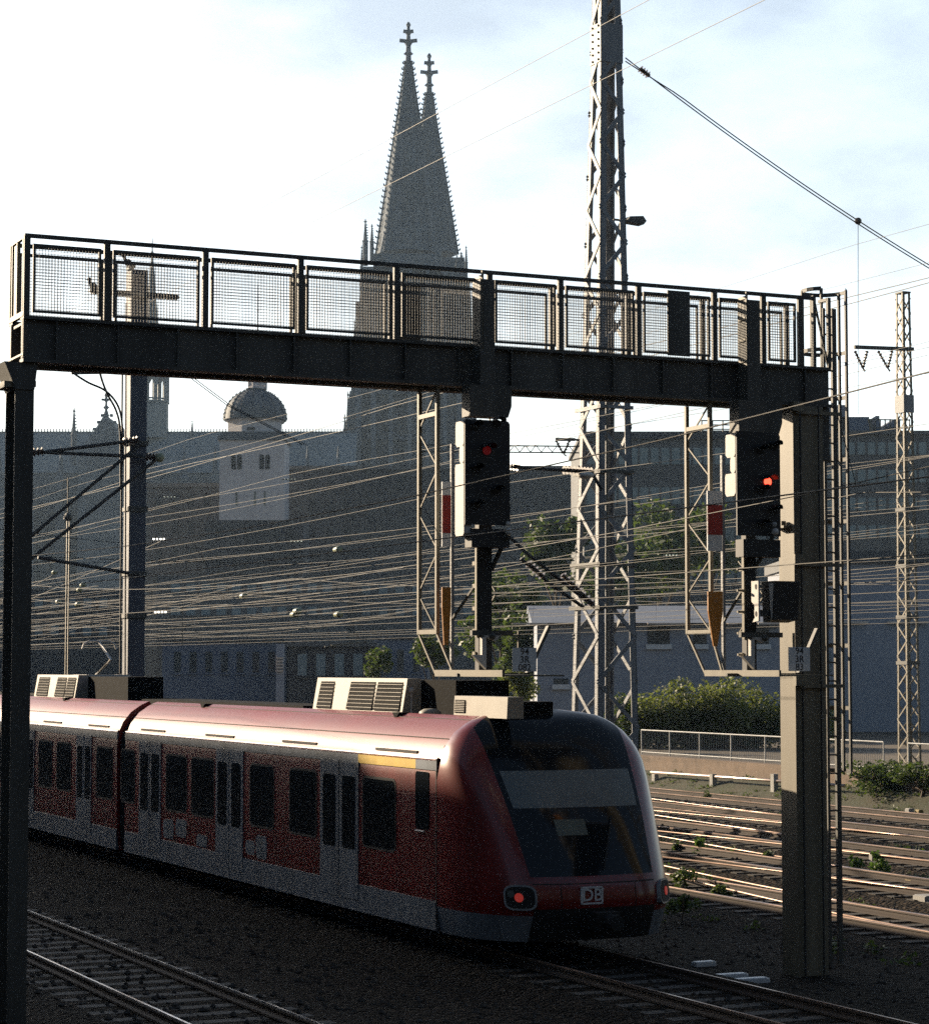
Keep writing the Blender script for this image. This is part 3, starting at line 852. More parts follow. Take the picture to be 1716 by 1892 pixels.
    b = MB(); b.box(am-.10, am-.07, sp+.003, sp+.03, y1-.1, z+.02); b.build('plate_bracket', M_galv, root)
    b = MB(); b.bar((a1+.05, sp+.4, zp+.0), (a1+.42, sp+.4, z+.1), .09, .05); b.build('platform_brace', M_steel, root)
    b = MB(); b.box(q0+.1, a1+.1, ss_+.5, ss_+.56, zp-.05, zp+.0); b.build('platform_beam', M_steel, root)
    if k == 1:
        # speed indicator: dark hooded box with two pale side plates
        sB_ = ss_-.1
        e0, e1 = at_s(1428, 1110, sB_)[0], at_s(1474, 1110, sB_)[0]
        t0, t1 = at_s(1450, 1150, sB_)[2], at_s(1450, 1074, sB_)[2]
        b = MB(); b.prism_n([(sB_, t0+.04), (sB_-.05, t1), (sB_+.35, t1), (sB_+.3, t0)], e0, e1); sb_ = b.build('speed_indicator', M_black, root)
        b = MB(); b.prism_n([(sB_+.02, t0+.06), (sB_-.02, t1-.03), (sB_+.10, t1-.03), (sB_+.05, t0+.03)], e0-.012, e0-.002); b.build('side_plate', M_house, sb_)
        f0 = at_s(1405, 1110, sB_)[0]
        b = MB(); b.prism_n([(sB_+.02, t0+.02), (sB_+.02, t1), (sB_+.23, t1), (sB_+.23, lerp(t0,t1,.5)), (sB_+.14, lerp(t0,t1,.42)), (sB_+.14, t0+.08), (sB_+.2, t0)], f0-.03, f0); bo = b.build('mounting_plate', M_house, root)
        for ff in (.86, .2):
            b = MB(); zc2 = lerp(t0, t1, ff); b.prism_n([(sB_+.09+.03*cos(2*pi*t/10), zc2+.045*sin(2*pi*t/10)) for t in range(10)], f0-.034, f0-.029); b.build('hole', M_hole, bo)
        b = MB(); b.box(f0, e0, sB_+.1, sB_+.2, t0+.1, t0+.2); b.build('indicator_arm', M_steel, root)
    return root
signal(0, 'hanging signal over the red train, its red lamp dim')
signal(1, 'hanging signal beside the beige column, its red lamp bright')

# ------------------------------------------------------------------ lattice masts
def lattice(root, corners, levels, chord, brace, m_ch, m_br, npan, zseq=None):
    # corners(z) -> 4 points (n,s) in ring order
    zs = zseq
    for i in range(4):
        b = MB()
        for z0, z1 in zip(levels, levels[1:]):
            p0, p1 = corners(z0)[i], corners(z1)[i]
            nx, sx = (1 if i in (0, 3) else -1), (1 if i in (0, 1) else -1)
            for (dn, ds) in ((chord, chord*.18), (chord*.18, chord)):
                pts = []
                for (p, z) in ((p0, z0), (p1, z1)):
                    pts += [(p[0], p[1], z), (p[0]+nx*dn, p[1], z), (p[0]+nx*dn, p[1]+sx*ds, z), (p[0], p[1]+sx*ds, z)]
                b.add(pts, [(0,1,2,3),(7,6,5,4),(0,4,5,1),(1,5,6,2),(2,6,7,3),(3,7,4,0)])
        b.build('corner_leg', m_ch, root)
    for i in range(4):
        j = (i+1) % 4
        b = MB()
        for k, (z0, z1) in enumerate(zip(zs, zs[1:])):
            A, B_ = (i, j) if k % 2 else (j, i)
            p, q = corners(z0)[A], corners(z1)[B_]
            up = (CT, ST, 0) if (i % 2) else (-ST, CT, 0)
            ins = .02
            b.bar((p[0], p[1], z0), (q[0], q[1], z1), brace, brace*.3, up)
        b.build('bracing', m_br, root)

# tall mast behind the train
DM = 61.8
def tall_c(z):
    f = (z-5.7)/(24.4-5.7)
    c = at_s(lerp(1103, 1113, max(-.5, min(1.3, f))), 700, DM)[0]
    wn = max(.6, lerp(1.32, .72, f)); ws = max(.55, lerp(1.62, .64, f))
    return [(c, DM), (c+wn, DM), (c+wn, DM+ws), (c, DM+ws)]
def ring_fix(fn):       # order: front-left, front-right, back-right, back-left
    return fn
tm = thing('lattice_mast', 'tall riveted lattice mast rising from behind the train out of the frame', 'mast', (tall_c(0)[0][0]+.6, DM+.7, 0))
zs = [0]; 
while zs[-1] < 27: zs.append(zs[-1]+max(.8, lerp(1.5, .85, zs[-1]/27)))
lattice(tm, tall_c, [-.3, 6, 12, 18, 24, 27.5], .21, .13, M_mast, M_mast, 0, zs)
b = MB()
for z0, z1 in ((at_s(1110,112,DM)[2], at_s(1110,40,DM)[2]),):
    a = tall_c((z0+z1)/2); g_ = .03
    b.box(a[0][0]-g_, a[1][0]+g_, a[0][1]-g_, a[0][1]-.004, z0, z1)
    b.box(a[0][0]-g_, a[0][0]-.004, a[0][1], a[2][1]+g_, z0, z1)
sp_ = b.build('splice_plate', M_mast, tm)
b = MB()
for i in range(6):
    for j in (0.12, .5):
        z = lerp(z0+.08, z1-.08, i/5)
        b.ball((a[0][0]-g_-.004, a[0][1]+j, z), .04, 6, 4)
b.build('rivet', M_rust, sp_)
for y in (750, 870, 1042, 1122):
    z = at_s(1100, y, DM)[2]; a = tall_c(z)
    b = MB(); b.box(a[0][0]-.05, a[0][0]-.004, a[0][1]-.15, a[2][1]+.3, z-.06, z+.06); b.box(a[0][0]-.05, a[1][0]+.05, a[0][1]-.1, a[0][1]-.004, z-.05, z+.05)
    b.build('mast_collar', M_mast if y == 750 else M_steel, tm)
b = MB(); x = at_s(1122, 1000, DM-.15)[0]; b.tube([(x, DM-.15, 0), (x, DM-.15, at_s(1122,745,DM)[2])], .025, 6); b.build('conduit', M_galv, tm)
b = MB(); p = at_s(1160, 405, DM); q = at_s(1196, 400, DM)
b.bar((p[0]-.4, DM+.2, p[2]), (p[0]+.1, DM+.2, p[2]), .06)
b.prism([(p[0]+.0, p[2]-.06), (p[0]+.1, p[2]+.12), (q[0]-.12, p[2]+.17), (q[0], p[2]+.02), (q[0]-.1, p[2]-.1)], DM+.05, DM+.4)
b.build('floodlight', M_steel, tm)
# cantilever with ribbed insulators on the tall mast
def ribbed(mb, p, q, r, n=8):
    p, q = Vector(p), Vector(q)
    mb.tube([tuple(p), tuple(q)], r*.45, 6)
    for i in range(n):
        a = p.lerp(q, (i+.3)/n); c = p.lerp(q, (i+.62)/n)
        mb.tube([tuple(a), tuple(c)], r, 8, r*.6)
def cantilever(name, lab, pts_tube, ribs, r, s, mat_t=M_cable, group=None, extra=()):
    A = at_s(*pts_tube[0][0], s)
    root = thing(name, lab, 'cantilever', A, group)
    for line in pts_tube:
        b = MB(); b.tube([at_s(x, y, s) for x, y in line], r, 7); b.build('tube', mat_t, root)
    for (a, c, n) in ribs:
        b = MB(); ribbed(b, at_s(*a, s), at_s(*c, s), r*2.6, n); b.build('insulator', M_insul, root)
    return root
cantilever('catenary_cantilever', 'black insulated bracket arm reaching left from the tall riveted mast', [[(942,862),(1092,872)], [(940,990),(968,1018),(1098,1122)], [(962,1032),(1018,1080),(1078,1122)], [(1092,872),(1112,905)]],
           [((1040,868),(1096,872),9), ((1038,1062),(1096,1118),8), ((975,1040),(1005,1068),5), ((943,860),(960,863),3)], .055, DM-.25, group='bracket arms carrying the overhead wires')
b = MB(); p = at_s(1082, 878, DM-.3); b.ball(p, .26, 10, 6, .45); t_ = b.build('insulator_cap', M_house, bpy.data.objects['catenary_cantilever'], True)

# right-hand lattice mast
DR = at_z(1664, 1418, .93)[1]
def right_c(z):
    zz_ = at_s(1665, 540, DR)[2]; f = max(-.1, min(1, (z-1)/(zz_-1)))
    c = at_s(lerp(1671.5, 1672, f), 900, DR)[0]
    wn = lerp(.62, .36, f); ws = lerp(.72, .48, f)
    return [(c, DR), (c+wn, DR), (c+wn, DR+ws), (c, DR+ws)]
zr = at_s(1665, 540, DR)[2]
rm = thing('lattice_mast', 'slender lattice mast at the right edge, sunlit on its left face, standing behind the railing', 'mast', (right_c(1)[0][0], DR, .93))
zs = [.93]
while zs[-1] < zr-.4: zs.append(zs[-1]+.62)
lattice(rm, right_c, [.8, 5, 9, 13, zr], .10, .06, M_galv, M_galv, 0, zs)
b = MB(); a = right_c(zr); b.box(a[0][0]-.02, a[1][0]+.02, a[0][1]-.02, a[2][1]+.02, zr, zr+.06); b.build('cap', M_steel, rm)
for y in (745, 940, 1045, 1140, 1225):
    z = at_s(1664, y, DR)[2]; a = right_c(z)
    h_ = .35 if y == 745 else .07
    b = MB(); b.box(a[0][0]-.035, a[1][0]+.035, a[0][1]-.035, a[0][1]-.003, z-h_, z+h_); b.box(a[0][0]-.035, a[0][0]-.003, a[0][1]-.003, a[2][1]+.035, z-h_, z+h_)
    b.build('mast_collar', M_mast if y == 745 else M_steel, rm)
arm = thing('insulator_arm', 'horizontal arm with two hanging insulator pairs on the slender right lattice mast', 'cross arm', at_s(1630, 643, DR-.1), 'bracket arms carrying the overhead wires')
b = MB(); b.bar(at_s(1578, 641, DR-.1), at_s(1687, 645, DR-.1), .12, .14); b.build('arm_bar', M_steel, arm)
for x0, xm, x1 in ((1579,1594,1602), (1622,1640,1648)):
    b = MB(); m_ = at_s(xm, 680, DR-.1); ribbed(b, at_s(x0, 648, DR-.1), m_, .085, 6); ribbed(b, at_s(x1, 648, DR-.1), m_, .085, 6); b.bar(m_, at_s(xm+4, 686, DR-.1), .05)
    b.build('insulator', M_insul, arm)

# left steel mast behind the train with cross arms
SL = at_n(250, 1000, 20.8)[1]
n0, n1 = at_s(238, 1000, SL)[0], at_s(269, 1000, SL)[0]
ztop = at_s(248, 497, SL)[2]
lm = thing('steel_mast', 'broad grey steel mast with crossarms standing behind the train at left', 'mast', (n0+.3, SL, -.2))
b = MB(); b.box(n0, n1, SL, SL+.04, -.3, ztop); b.box(n0, n1, SL+.55, SL+.59, -.3, ztop); b.box(n0, n0+.05, SL+.04, SL+.55, -.3, ztop); b.box(n1-.16, n1-.11, SL+.04, SL+.55, -.3, ztop)
b.build('shaft', M_mast2, lm)
b = MB(); b.tube([at_s(222, 1245, SL-.1), at_s(226, 690, SL-.1)], .03, 6); b.tube([at_s(231, 1290, SL-.05), at_s(233, 560, SL-.05)], .025, 6); b.build('cable_duct', M_cable, lm)
for y in (818, 940, 1060, 1138):
    z = at_s(240, y, SL)[2]; b = MB(); b.box(n0-.05, n1+.05, SL-.06, SL-.003, z-.08, z+.08); b.box(n0-.06, n0-.003, SL-.003, SL+.6, z-.06, z+.06); b.build('mast_collar', M_steel, lm)
b = MB(); b.box(n0-.06, n0+.12, SL+.1, SL+.4, ztop, ztop+.15); b.build('cap', M_steel, lm)
arm = thing('insulator_arm', 'upper crossarm with brown insulators near the top of the broad left mast', 'cross arm', at_s(248, 545, SL-.1), 'bracket arms carrying the overhead wires')
b = MB(); b.bar(at_s(172, 538, SL-.1), at_s(326, 549, SL-.1), .17, .15); b.build('arm_bar', M_steel, arm)
b = MB(); ribbed(b, at_s(285, 546, SL-.1), at_s(331, 549, SL-.1), .13, 6); ribbed(b, at_s(190, 539, SL-.1), at_s(165, 537, SL-.1), .13, 4); ribbed(b, at_s(214, 541, SL-.1), at_s(236, 543, SL-.1), .13, 4); b.build('insulator', M_insul, arm)
arm = thing('insulator_arm', 'thin lower crossarm with looping cables on the broad left mast', 'cross arm', at_s(200, 690, SL-.1), 'bracket arms carrying the overhead wires')
b = MB(); b.bar(at_s(132, 690, SL-.1), at_s(265, 688, SL-.1), .06); b.build('arm_bar', M_steel, arm)
def curve(pts, n=8):
    out = []
    P_ = [pts[0]]+pts+[pts[-1]]
    for i in range(1, len(P_)-2):
        for k in range(n):
            t = k/n; a, b_, c, d = [Vector(P_[i+j]) for j in (-1, 0, 1, 2)]
            out.append(tuple(.5*((2*b_)+(-a+c)*t+(2*a-5*b_+4*c-d)*t*t+(-a+3*b_-3*c+d)*t**3)))
    return out+[pts[-1]]
for pts in ([(125,660),(130,683),(160,705),(195,722),(218,750),(226,790),(226,860)], [(182,660),(185,690),(197,725),(215,760),(222,800),(223,900)]):
    b = MB(); b.tube(curve([at_s(x, y, SL-.12) for x, y in pts]), .035, 6); b.build('looping_cable', M_cable, arm)
cl = cantilever('catenary_cantilever', 'long black cantilever tubes slanting down left from the broad left mast', [[(255,813),(60,838)], [(295,845),(180,840),(60,835)], [(262,818),(58,990)], [(296,843),(58,1032)], [(255,1062),(70,1030)]],
           [((255,813),(225,817),5), ((296,844),(268,844),5), ((80,834),(58,836),3)], .055, SL-.35, group='bracket arms carrying the overhead wires')
b = MB(); b.ball(at_s(295, 845, SL-.4), .16, 8, 6); b.build('clamp', M_insulw, cl)
# birds
def bird(px, py, s, lab, flip=1):
    c = at_s(px, py, s)
    t = thing('bird', lab, 'bird', c, 'birds resting on the left mast')
    b = MB(); k = .11
    b.tube([(c[0]+flip*k*2.2, c[1], c[2]+.02), (c[0]+flip*k*.8, c[1], c[2]+.10), (c[0], c[1], c[2]+.15), (c[0]-flip*k*.8, c[1], c[2]+.23), (c[0]-flip*k*1.1, c[1], c[2]+.32)], .06, 8)
    b.ball((c[0], c[1], c[2]+.15), .13, 8, 6, .9); b.ball((c[0]-flip*k*1.15, c[1], c[2]+.35), .075, 8, 6)
    b.tube([(c[0]-flip*k*1.6, c[1], c[2]+.35), (c[0]-flip*k*2.3, c[1], c[2]+.33)], .02, 5, .005)
    b.tube([(c[0]+.03, c[1]-.03, c[2]+.1), (c[0]+.03, c[1]-.03, c[2]-.02)], .012, 4); b.tube([(c[0]-.03, c[1]+.03, c[2]+.1), (c[0]-.03, c[1]+.03, c[2]-.02)], .012, 4)
    b.build('body', M_bird, t, True)
bird(172, 537, SL-.1, 'small dark bird perched on the left end of the upper crossarm', 1)
bird(236, 493, SL+.25, 'small dark bird perched on top of the broad left mast', 1)

# slim pole between the left column and the broad mast
SPn = at_n(127, 1100, 26)[1]
b = MB()
for x in (124.2, 128.6):
    b.box(at_s(x-.9,1000,SPn)[0], at_s(x+.9,1000,SPn)[0], SPn, SPn+.1, -.3, at_s(127, 955, SPn)[2])
b.tube([at_s(125.5, 955, SPn), at_s(125.5, 882, SPn)], .03, 6)
sp = thing('slim_pole', 'slim sunlit twin-rail pole between the left gantry column and the broad mast', 'pole', at_s(127, 1240, SPn))
b.build('shaft', M_galv, sp)
b = MB(); b.ball(at_s(126, 955, SPn), .2, 8, 5); b.bar(at_s(118, 957, SPn), at_s(133, 957, SPn), .12); b.build('pole_head', M_steel, sp)

# ------------------------------------------------------------------ overhead wires
def line_thing(name, lab, n, z0, s0, s1, r, sag=0.0, span=65, group=None, m=M_wire, phase=0):
    b = MB(); pts = []; s = s0
    N_ = int((s1-s0)/6)
    for i in range(N_+1):
        s = lerp(s0, s1, i/N_); u = ((s-phase)/span) % 1
        pts.append((n, s, z0-sag*4*u*(1-u)))
    b.tube(pts, r, 5)
    return tag(b.build(name, m), lab, 'wire', group)
DMs = DM
cat_n = [(10.6,6.3),(17.9,6.3),(22.9,6.3),(26.3,6.3),(31.0,6.35),(35.7,6.3),(40.4,6.3),(45.0,6.3)]
cat_l = ['overhead line above the dark foreground track', 'overhead line above the red train', 'overhead line above the gap just right of the train',
         'overhead line above the first sunlit track', 'overhead line above the second sunlit track', 'overhead line above the third sunlit track',
         'overhead line above the fourth sunlit track', 'overhead line above the farthest sunlit track']
for i, ((n, z), lb) in enumerate(zip(cat_n, cat_l)):
    root = thing('overhead_line', lb, 'overhead line', (n, 60, z), 'overhead lines above the tracks')
    s0, s1 = max(10, n*1.2), 420
    ph = 61.8+(i*17) % 40
    b = MB(); N_ = 70
    b.tube([(n+.3*sin((s0+(s1-s0)*k/N_)/60*pi), lerp(s0, s1, k/N_), z) for k in range(N_+1)], .0075, 5); b.build('contact_wire', M_wire, root)
    def mz(s):
        u = ((s-ph)/62) % 1; return z+1.6-1.15*4*u*(1-u)
    b = MB(); b.tube([(n, lerp(s0, s1, k/N_), mz(lerp(s0, s1, k/N_))) for k in range(N_+1)], .0075, 5); b.build('messenger_wire', M_wire, root)
    s = s0+3
    while s < 260:
        b = MB(); b.tube([(n+.3*sin(s/60*pi), s, z), (n, s, mz(s))], .004, 4); b.build('dropper', M_wire, root)
        s += 8.5
for i, (s, z, n0, n1, lb) in enumerate([(96, 9.6, 20.8, 49, 'cross-span wire over the tracks passing just beyond the two signals'), (128, 10.4, 9, 52, 'cross-span wire over the tracks between the signals and the pale building'),
                                  (170, 10.8, 6, 60, 'cross-span wire over the tracks beyond the pale building'), (225, 11.4, 4, 70, 'farthest cross-span wire over the tracks below the cathedral')]):
    root = thing('cross_span', lb, 'span wire', ((n0+n1)/2, s, z), 'cross-span wires over the tracks')
    for dz, sg in ((0, .15), (1.3, .9)):
        b = MB(); b.tube([(lerp(n0, n1, k/24), s, z+dz-sg*4*(k/24)*(1-k/24)) for k in range(25)], .012, 5); b.build('span_wire', M_wire, root)
    for k in range(1, 8):
        n = lerp(n0, n1, k/8); b = MB(); b.tube([(n, s, z-.15*4*(k/8)*(1-k/8)), (n, s, z+1.3-.9*4*(k/8)*(1-k/8))], .007, 4); b.build('dropper', M_wire, root)
# single wires measured from the photograph: (point on picture, n across)
feeds = [((1085,60), 27.0, 'highest feeder wire crossing the sky in front of the spires'), ((1085,160), 27.0, 'second feeder wire slanting across the sky below the highest one'),
         ((1600,541), 25.0, 'upper of the two wires running past the ladder cage'), ((1600,553), 25.0, 'lower of the two wires running past the ladder cage'),
         ((1600,800), 30.0, 'wire passing just below the right insulator arm'), ((1600,860), 30.0, 'wire below the right end of the gantry beam, under another wire'),
         ((1000,790), 31.0, 'wire crossing the bright gap between the screen and the tall mast'), ((1000,820), 31.0, 'wire just above the distant lattice girder'),
         ((620,742), 40.0, 'wire running past the dome from the cathedral tower'), ((640,770), 40.0, 'wire running below the dome cornice'),
         ((600,880), 34.0, 'wire crossing the pale church tower low down'), ((600,905), 34.0, 'lowest wire crossing the pale church tower'),
         ((600,1010), 36.0, 'wire above the bluish houses, upper one'), ((560,1050), 38.0, 'wire above the bluish houses, second one'), ((560,1090), 33.0, 'wire above the bluish houses, third one'),
         ((560,1128), 42.0, 'wire above the bluish houses, lowest one'),
         ((1650,940), 47.0, 'wire crossing the office front at the right edge, upper'), ((1650,975), 47.0, 'wire crossing the office front at the right edge, lower'),
         ((1650,1035), 44.0, 'wire above the pale low building at right'), ((1650,1075), 48.0, 'wire across the pale low building at right'),
         ((500,1175), 37.0, 'very low wire above the train roof equipment'), ((450,1140), 29.0, 'low wire left of the orange mast boards'), ((450,1105), 30.5, 'wire crossing the broad left mast at mid height'),
         ((420,1075), 27.5, 'wire passing the row of four lamps'), ((420,1030), 32.5, 'wire crossing under the church tower base'),
         ((1400,955), 38.0, 'wire passing behind the bright red signal'), ((1400,1010), 41.5, 'wire crossing the beige column at mid height')]
for i, ((px, py), n, lb) in enumerate(feeds):
    p = at_n(px, py, n)
    sg = .0 if i < 2 else .35
    ph = p[1]-20 if i % 2 else p[1]-45
    u = ((p[1]-ph)/65) % 1
    line_thing('overhead_wire', lb, n, p[2]+sg*4*u*(1-u), n*1.15, 420, .009 if i < 4 else .0075, sg, 65, 'single overhead wires', phase=ph)
rw = random.Random(5)
for i in range(12):
    n0, n1 = rw.uniform(21, 47), rw.uniform(20, 50); s0, s1 = rw.uniform(70, 130), rw.uniform(170, 320); z0, z1 = rw.uniform(6.4, 9.5), rw.uniform(6.4, 11)
    b = MB(); b.tube([(lerp(n0, n1, k/20), lerp(s0, s1, k/20), lerp(z0, z1, k/20)-rw.uniform(.98,1.02)*1.2*(k/20)*(1-k/20)) for k in range(21)], .009, 5)
    tag(b.build('overhead_wire', M_wire), 'thin wire crossing obliquely through the tangle of overhead wires', 'wire', 'thin crossing wires in the tangle')

# headspan from the tall mast to the right
hs = thing('headspan', 'double cross-span wire sloping down right from the tall mast', 'span wire', at_s(1155, 108, DM))
A, Bp = at_s(1155, 106, DM), at_s(1716, 488, DM)
for dz in (0, .22):
    b = MB(); pts = []
    for k in range(41):
        t = k/40*1.5
        pts.append((lerp(A[0], Bp[0], t), DM, lerp(A[2], Bp[2], t)-.55*4*t*(1.15-t)*.4+dz*(min(1, t*6))-dz*.5))
    b.tube(pts, .02, 5); b.build('span_wire', M_cable, hs)
b = MB(); ribbed(b, (lerp(A[0],Bp[0],.045), DM, lerp(A[2],Bp[2],.045)-.03), (lerp(A[0],Bp[0],.075), DM, lerp(A[2],Bp[2],.075)-.06), .13, 4); b.build('insulator', M_insul, hs)
q = at_s(1585, 408, DM); q2 = at_s(1585, 765, DM)
b = MB(); b.ball(q, .12, 8, 5); b.build('clamp', M_insul, hs)
b = MB(); b.tube([q, q2], .012, 4); b.build('hanger_wire', M_cable, hs)
hs2 = thing('headspan', 'double cross-span wire sloping down to the church dome', 'span wire', at_s(335, 688, 100))
for dx in (0, 6):
    b = MB(); b.tube([at_s(290+dx, 652, 100), at_s(420+dx, 749, 100), at_s(560+dx, 822, 100)], .022, 5); b.build('span_wire', M_cable, hs2)
# yellowish insulator beads hanging in the wires
for i, (x, y) in enumerate([(100,1058),(152,1081),(146,1090),(107,1112),(143,1117),(449,1102),(548,1130),(624,1136),(623,1016),(543,1136)]):
    p = at_n(x, y, 34.0)
    b = MB(); b.tube([(34.0, p[1]-.25, p[2]), (34.0, p[1]-.12, p[2]+.02), (34.0, p[1]+.12, p[2]+.02), (34.0, p[1]+.25, p[2])], .14, 8, .10)
    tag(b.build('wire_insulator', M_insulw, smooth=True), 'small yellowish insulator bead hanging among the overhead wires at left', 'insulator', 'yellowish insulators in the wires')

# portal girder far behind the tall mast
gd = thing('lattice_girder', 'thin distant lattice girder seen in the gap left of the tall mast', 'girder', W(1010, 834, 150), f=IDN)
b = MB(IDN)
for y in (824, 836):
    b.bar(W(780, y-2, 150), W(1110, y+1, 150), .08)
for k in range(33):
    x = 780+k*10; b.bar(W(x, 823 if k % 2 else 835, 150), W(x+10, 835 if k % 2 else 823, 150), .05)
b.build('truss', M_steel, gd)
va = MB(IDN); va.bar(W(1026,812,110), W(1062,812,110), .14); ribbed(va, W(1027,813,110), W(1040,838,110), .10, 5); ribbed(va, W(1052,813,110), W(1042,838,110), .10, 5); va.bar(W(1041,838,110), W(1046,843,110), .06)
ribbed(va, W(1076,822,110), W(1084,842,110), .10, 5); ribbed(va, W(1092,822,110), W(1085,842,110), .10, 5); va.bar(W(1062,812,110), W(1095,818,110), .1)
tag(va.build('insulator_arm', M_insul), 'small bracket with two V-shaped insulators against the bright gap left of the tall mast', 'cross arm', 'bracket arms carrying the overhead wires')

# ------------------------------------------------------------------ cathedral
DC = 610.0
ca = thing('gothic_cathedral', 'dark gothic cathedral with twin openwork spires and long lead-blue roof on the skyline', 'cathedral', W(560, 1240, DC), f=IDN)
def pinn(mb, x, ytip, ybase, hw, D, crock=True):
    c = W(x, ytip, D); zb_ = W(x, ybase, D)[2]; k = D/F
    hgt = c[2]-zb_
    mb.lathe((c[0], c[1]), [(hw*k, zb_-hgt*.8), (hw*k, zb_+hgt*.12), (hw*k*1.25, zb_+hgt*.14), (hw*k*.75, zb_+hgt*.2), (hw*k*.25, zb_+hgt*.86), (hw*k*.7, zb_+hgt*.89), (hw*k*.25, zb_+hgt*.92), (hw*k*.12, zb_+hgt)], 8, pi/8)
    if crock:
        for i in range(6):
            f = .25+i*.1; r = hw*k*lerp(.72, .25, (f-.2)/.66)
            for a in range(4):
                t = a*pi/2+pi/4*0; mb.box(c[0]+cos(t)*r-.15*hw*k, c[0]+cos(t)*(r+.3*hw*k)+.15*hw*k, c[1]+sin(t)*r-.2*hw*k, c[1]+sin(t)*r+.2*hw*k, zb_+hgt*f, zb_+hgt*(f+.03))
def tower(x, ytip, D, yc):
    k = D/F
    Y = lambda y: W(x, y, D)[2]
    cx, cy = W(x, 900, D)[0], D
    o8 = lambda hw: hw*k
    sp = MB(IDN)
    ys = ytip+72; yb = 470
    h0, h1 = 5.5, 60.0 if yc == 0 else 54
    sp.lathe((cx, cy), [(o8(h1), Y(yb)), (o8(lerp(h0,h1,.66)), Y(lerp(ys,yb,.66))), (o8(lerp(h0,h1,.66))*1.03, Y(lerp(ys,yb,.66)-3)), (o8(lerp(h0,h1,.65)), Y(lerp(ys,yb,.645))), (o8(lerp(h0,h1,.33)), Y(lerp(ys,yb,.33))), (o8(lerp(h0,h1,.32))*1.06, Y(lerp(ys,yb,.325))), (o8(lerp(h0,h1,.31)), Y(lerp(ys,yb,.315))), (o8(h0), Y(ys))], 8)
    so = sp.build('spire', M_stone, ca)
    # ribs and crockets
    cr = MB(IDN)
    for e in range(8):
        t = e*pi/4
        for i in range(33):
            f = i/33; y = lerp(ys+4, yb, f); r = o8(lerp(h0, h1, (y-ys)/(yb-ys)))
            px_, py_ = cx+cos(t)*r, cy+sin(t)*r
            w_ = 1.7*k; l_ = (4.6+1.2*f)*k
            q = (px_+cos(t)*l_, py_+sin(t)*l_)
            cr.bar((px_-cos(t)*w_, py_-sin(t)*w_, Y(y+2.5)), (q[0], q[1], Y(y)), 2.2*k, 2.4*k)
            cr.bar((q[0]-cos(t)*.8*k, q[1]-sin(t)*.8*k, Y(y+1.2)), (q[0], q[1], Y(y-2.6)), 2.2*k)
        cr.tube([(cx+cos(t)*o8(h1)*1.01, cy+sin(t)*o8(h1)*1.01, Y(yb)), (cx+cos(t)*o8(h0), cy+sin(t)*o8(h0), Y(ys))], 2.0*k, 5, 1.2*k)
    cr.build('crocket', M_stone, so)
    # open tracery, slim dark lancets between ribs
    tr_ = MB(IDN)
    for e in range(8):
        t = e*pi/4+pi/8
        for i in range(9):
            f0, f1 = .22+i*.085, .22+i*.085+.065
            for sg in (-1, 1):
                r0_, r1_ = o8(lerp(h0,h1,f1))*cos(pi/8)*1.008, o8(lerp(h0,h1,f0))*cos(pi/8)*1.008
                w_ = o8(lerp(h0,h1,(f0+f1)/2))*.12
                tx, ty = -sin(t), cos(t)
                off = sg*o8(lerp(h0,h1,(f0+f1)/2))*.17
                pts = []
                for (rr, ff) in ((r0_, f1), (r1_, f0)):
                    for s2 in (-1, 1):
                        pts.append((cx+cos(t)*rr+tx*(off+s2*w_/2), cy+sin(t)*rr+ty*(off+s2*w_/2), Y(lerp(ys,yb,ff))))
                tr_.add(pts, [(0,1,3,2)])
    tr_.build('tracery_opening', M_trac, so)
    fn = MB(IDN)
    yy = lambda d: Y(ytip+d)
    fn.lathe((cx, cy), [(5.5*k, yy(72)), (5*k, yy(62)), (9.5*k, yy(59)), (5*k, yy(55)), (4.5*k, yy(44)), (8*k, yy(38)), (5*k, yy(33.5)), (3.8*k, yy(30)), (3.4*k, yy(24)), (6*k, yy(20)), (3.4*k, yy(15)), (2.6*k, yy(10)), (4.6*k, yy(5)), (1.5*k, yy(0))], 8)
    for t in range(4):
        a = t*pi/2
        fn.bar((cx, cy, yy(36)), (cx+cos(a)*16.5*k, cy+sin(a)*16.5*k, yy(34)), 5*k, 6*k)
        fn.bar((cx, cy, yy(18)), (cx+cos(a)*9.5*k, cy+sin(a)*9.5*k, yy(17)), 4*k, 6*k)
    fn.build('finial', M_stone, so)
    return cx, cy, Y, k
c1 = tower(753, 40, DC, 0)
c2 = tower(792, 98, DC*1.05, 1)
# shafts
sh = MB(IDN)
def block(x0, x1, y0, y1, D, dep, xb0=None, xb1=None):
    xb0 = x0 if xb0 is None else xb0; xb1 = x1 if xb1 is None else xb1
    a, b_ = W(x0, y0, D), W(x1, y0, D); c, d = W(xb0, y1, D), W(xb1, y1, D)
    pts = [(a[0], D, a[2]), (b_[0], D, b_[2]), (d[0], D, d[2]), (c[0], D, c[2])]
    pts += [(p[0], D+dep, p[2]) for p in pts]
    sh.add(pts, [(0,1,2,3),(7,6,5,4),(0,4,5,1),(1,5,6,2),(2,6,7,3),(3,7,4,0)])
for (x0, x1, y0, y1, b0, b1) in ((690,815,468,560,688,817), (668,840,492,612,661,846), (657,850,612,722,648,858), (646,862,722,806,636,870), (636,872,806,900,622,884), (622,886,900,1260,610,900)):
    block(x0, x1, y0, y1, DC-12, 28, b0, b1)
for (x0, x1, y0, y1, b0, b1) in ((745,858,475,560,743,862), (735,868,520,720,730,878), (730,878,720,1250,720,900)):
    block(x0, x1, y0, y1, DC+14, 28, b0, b1)
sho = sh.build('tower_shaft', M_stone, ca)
bt = MB(IDN)
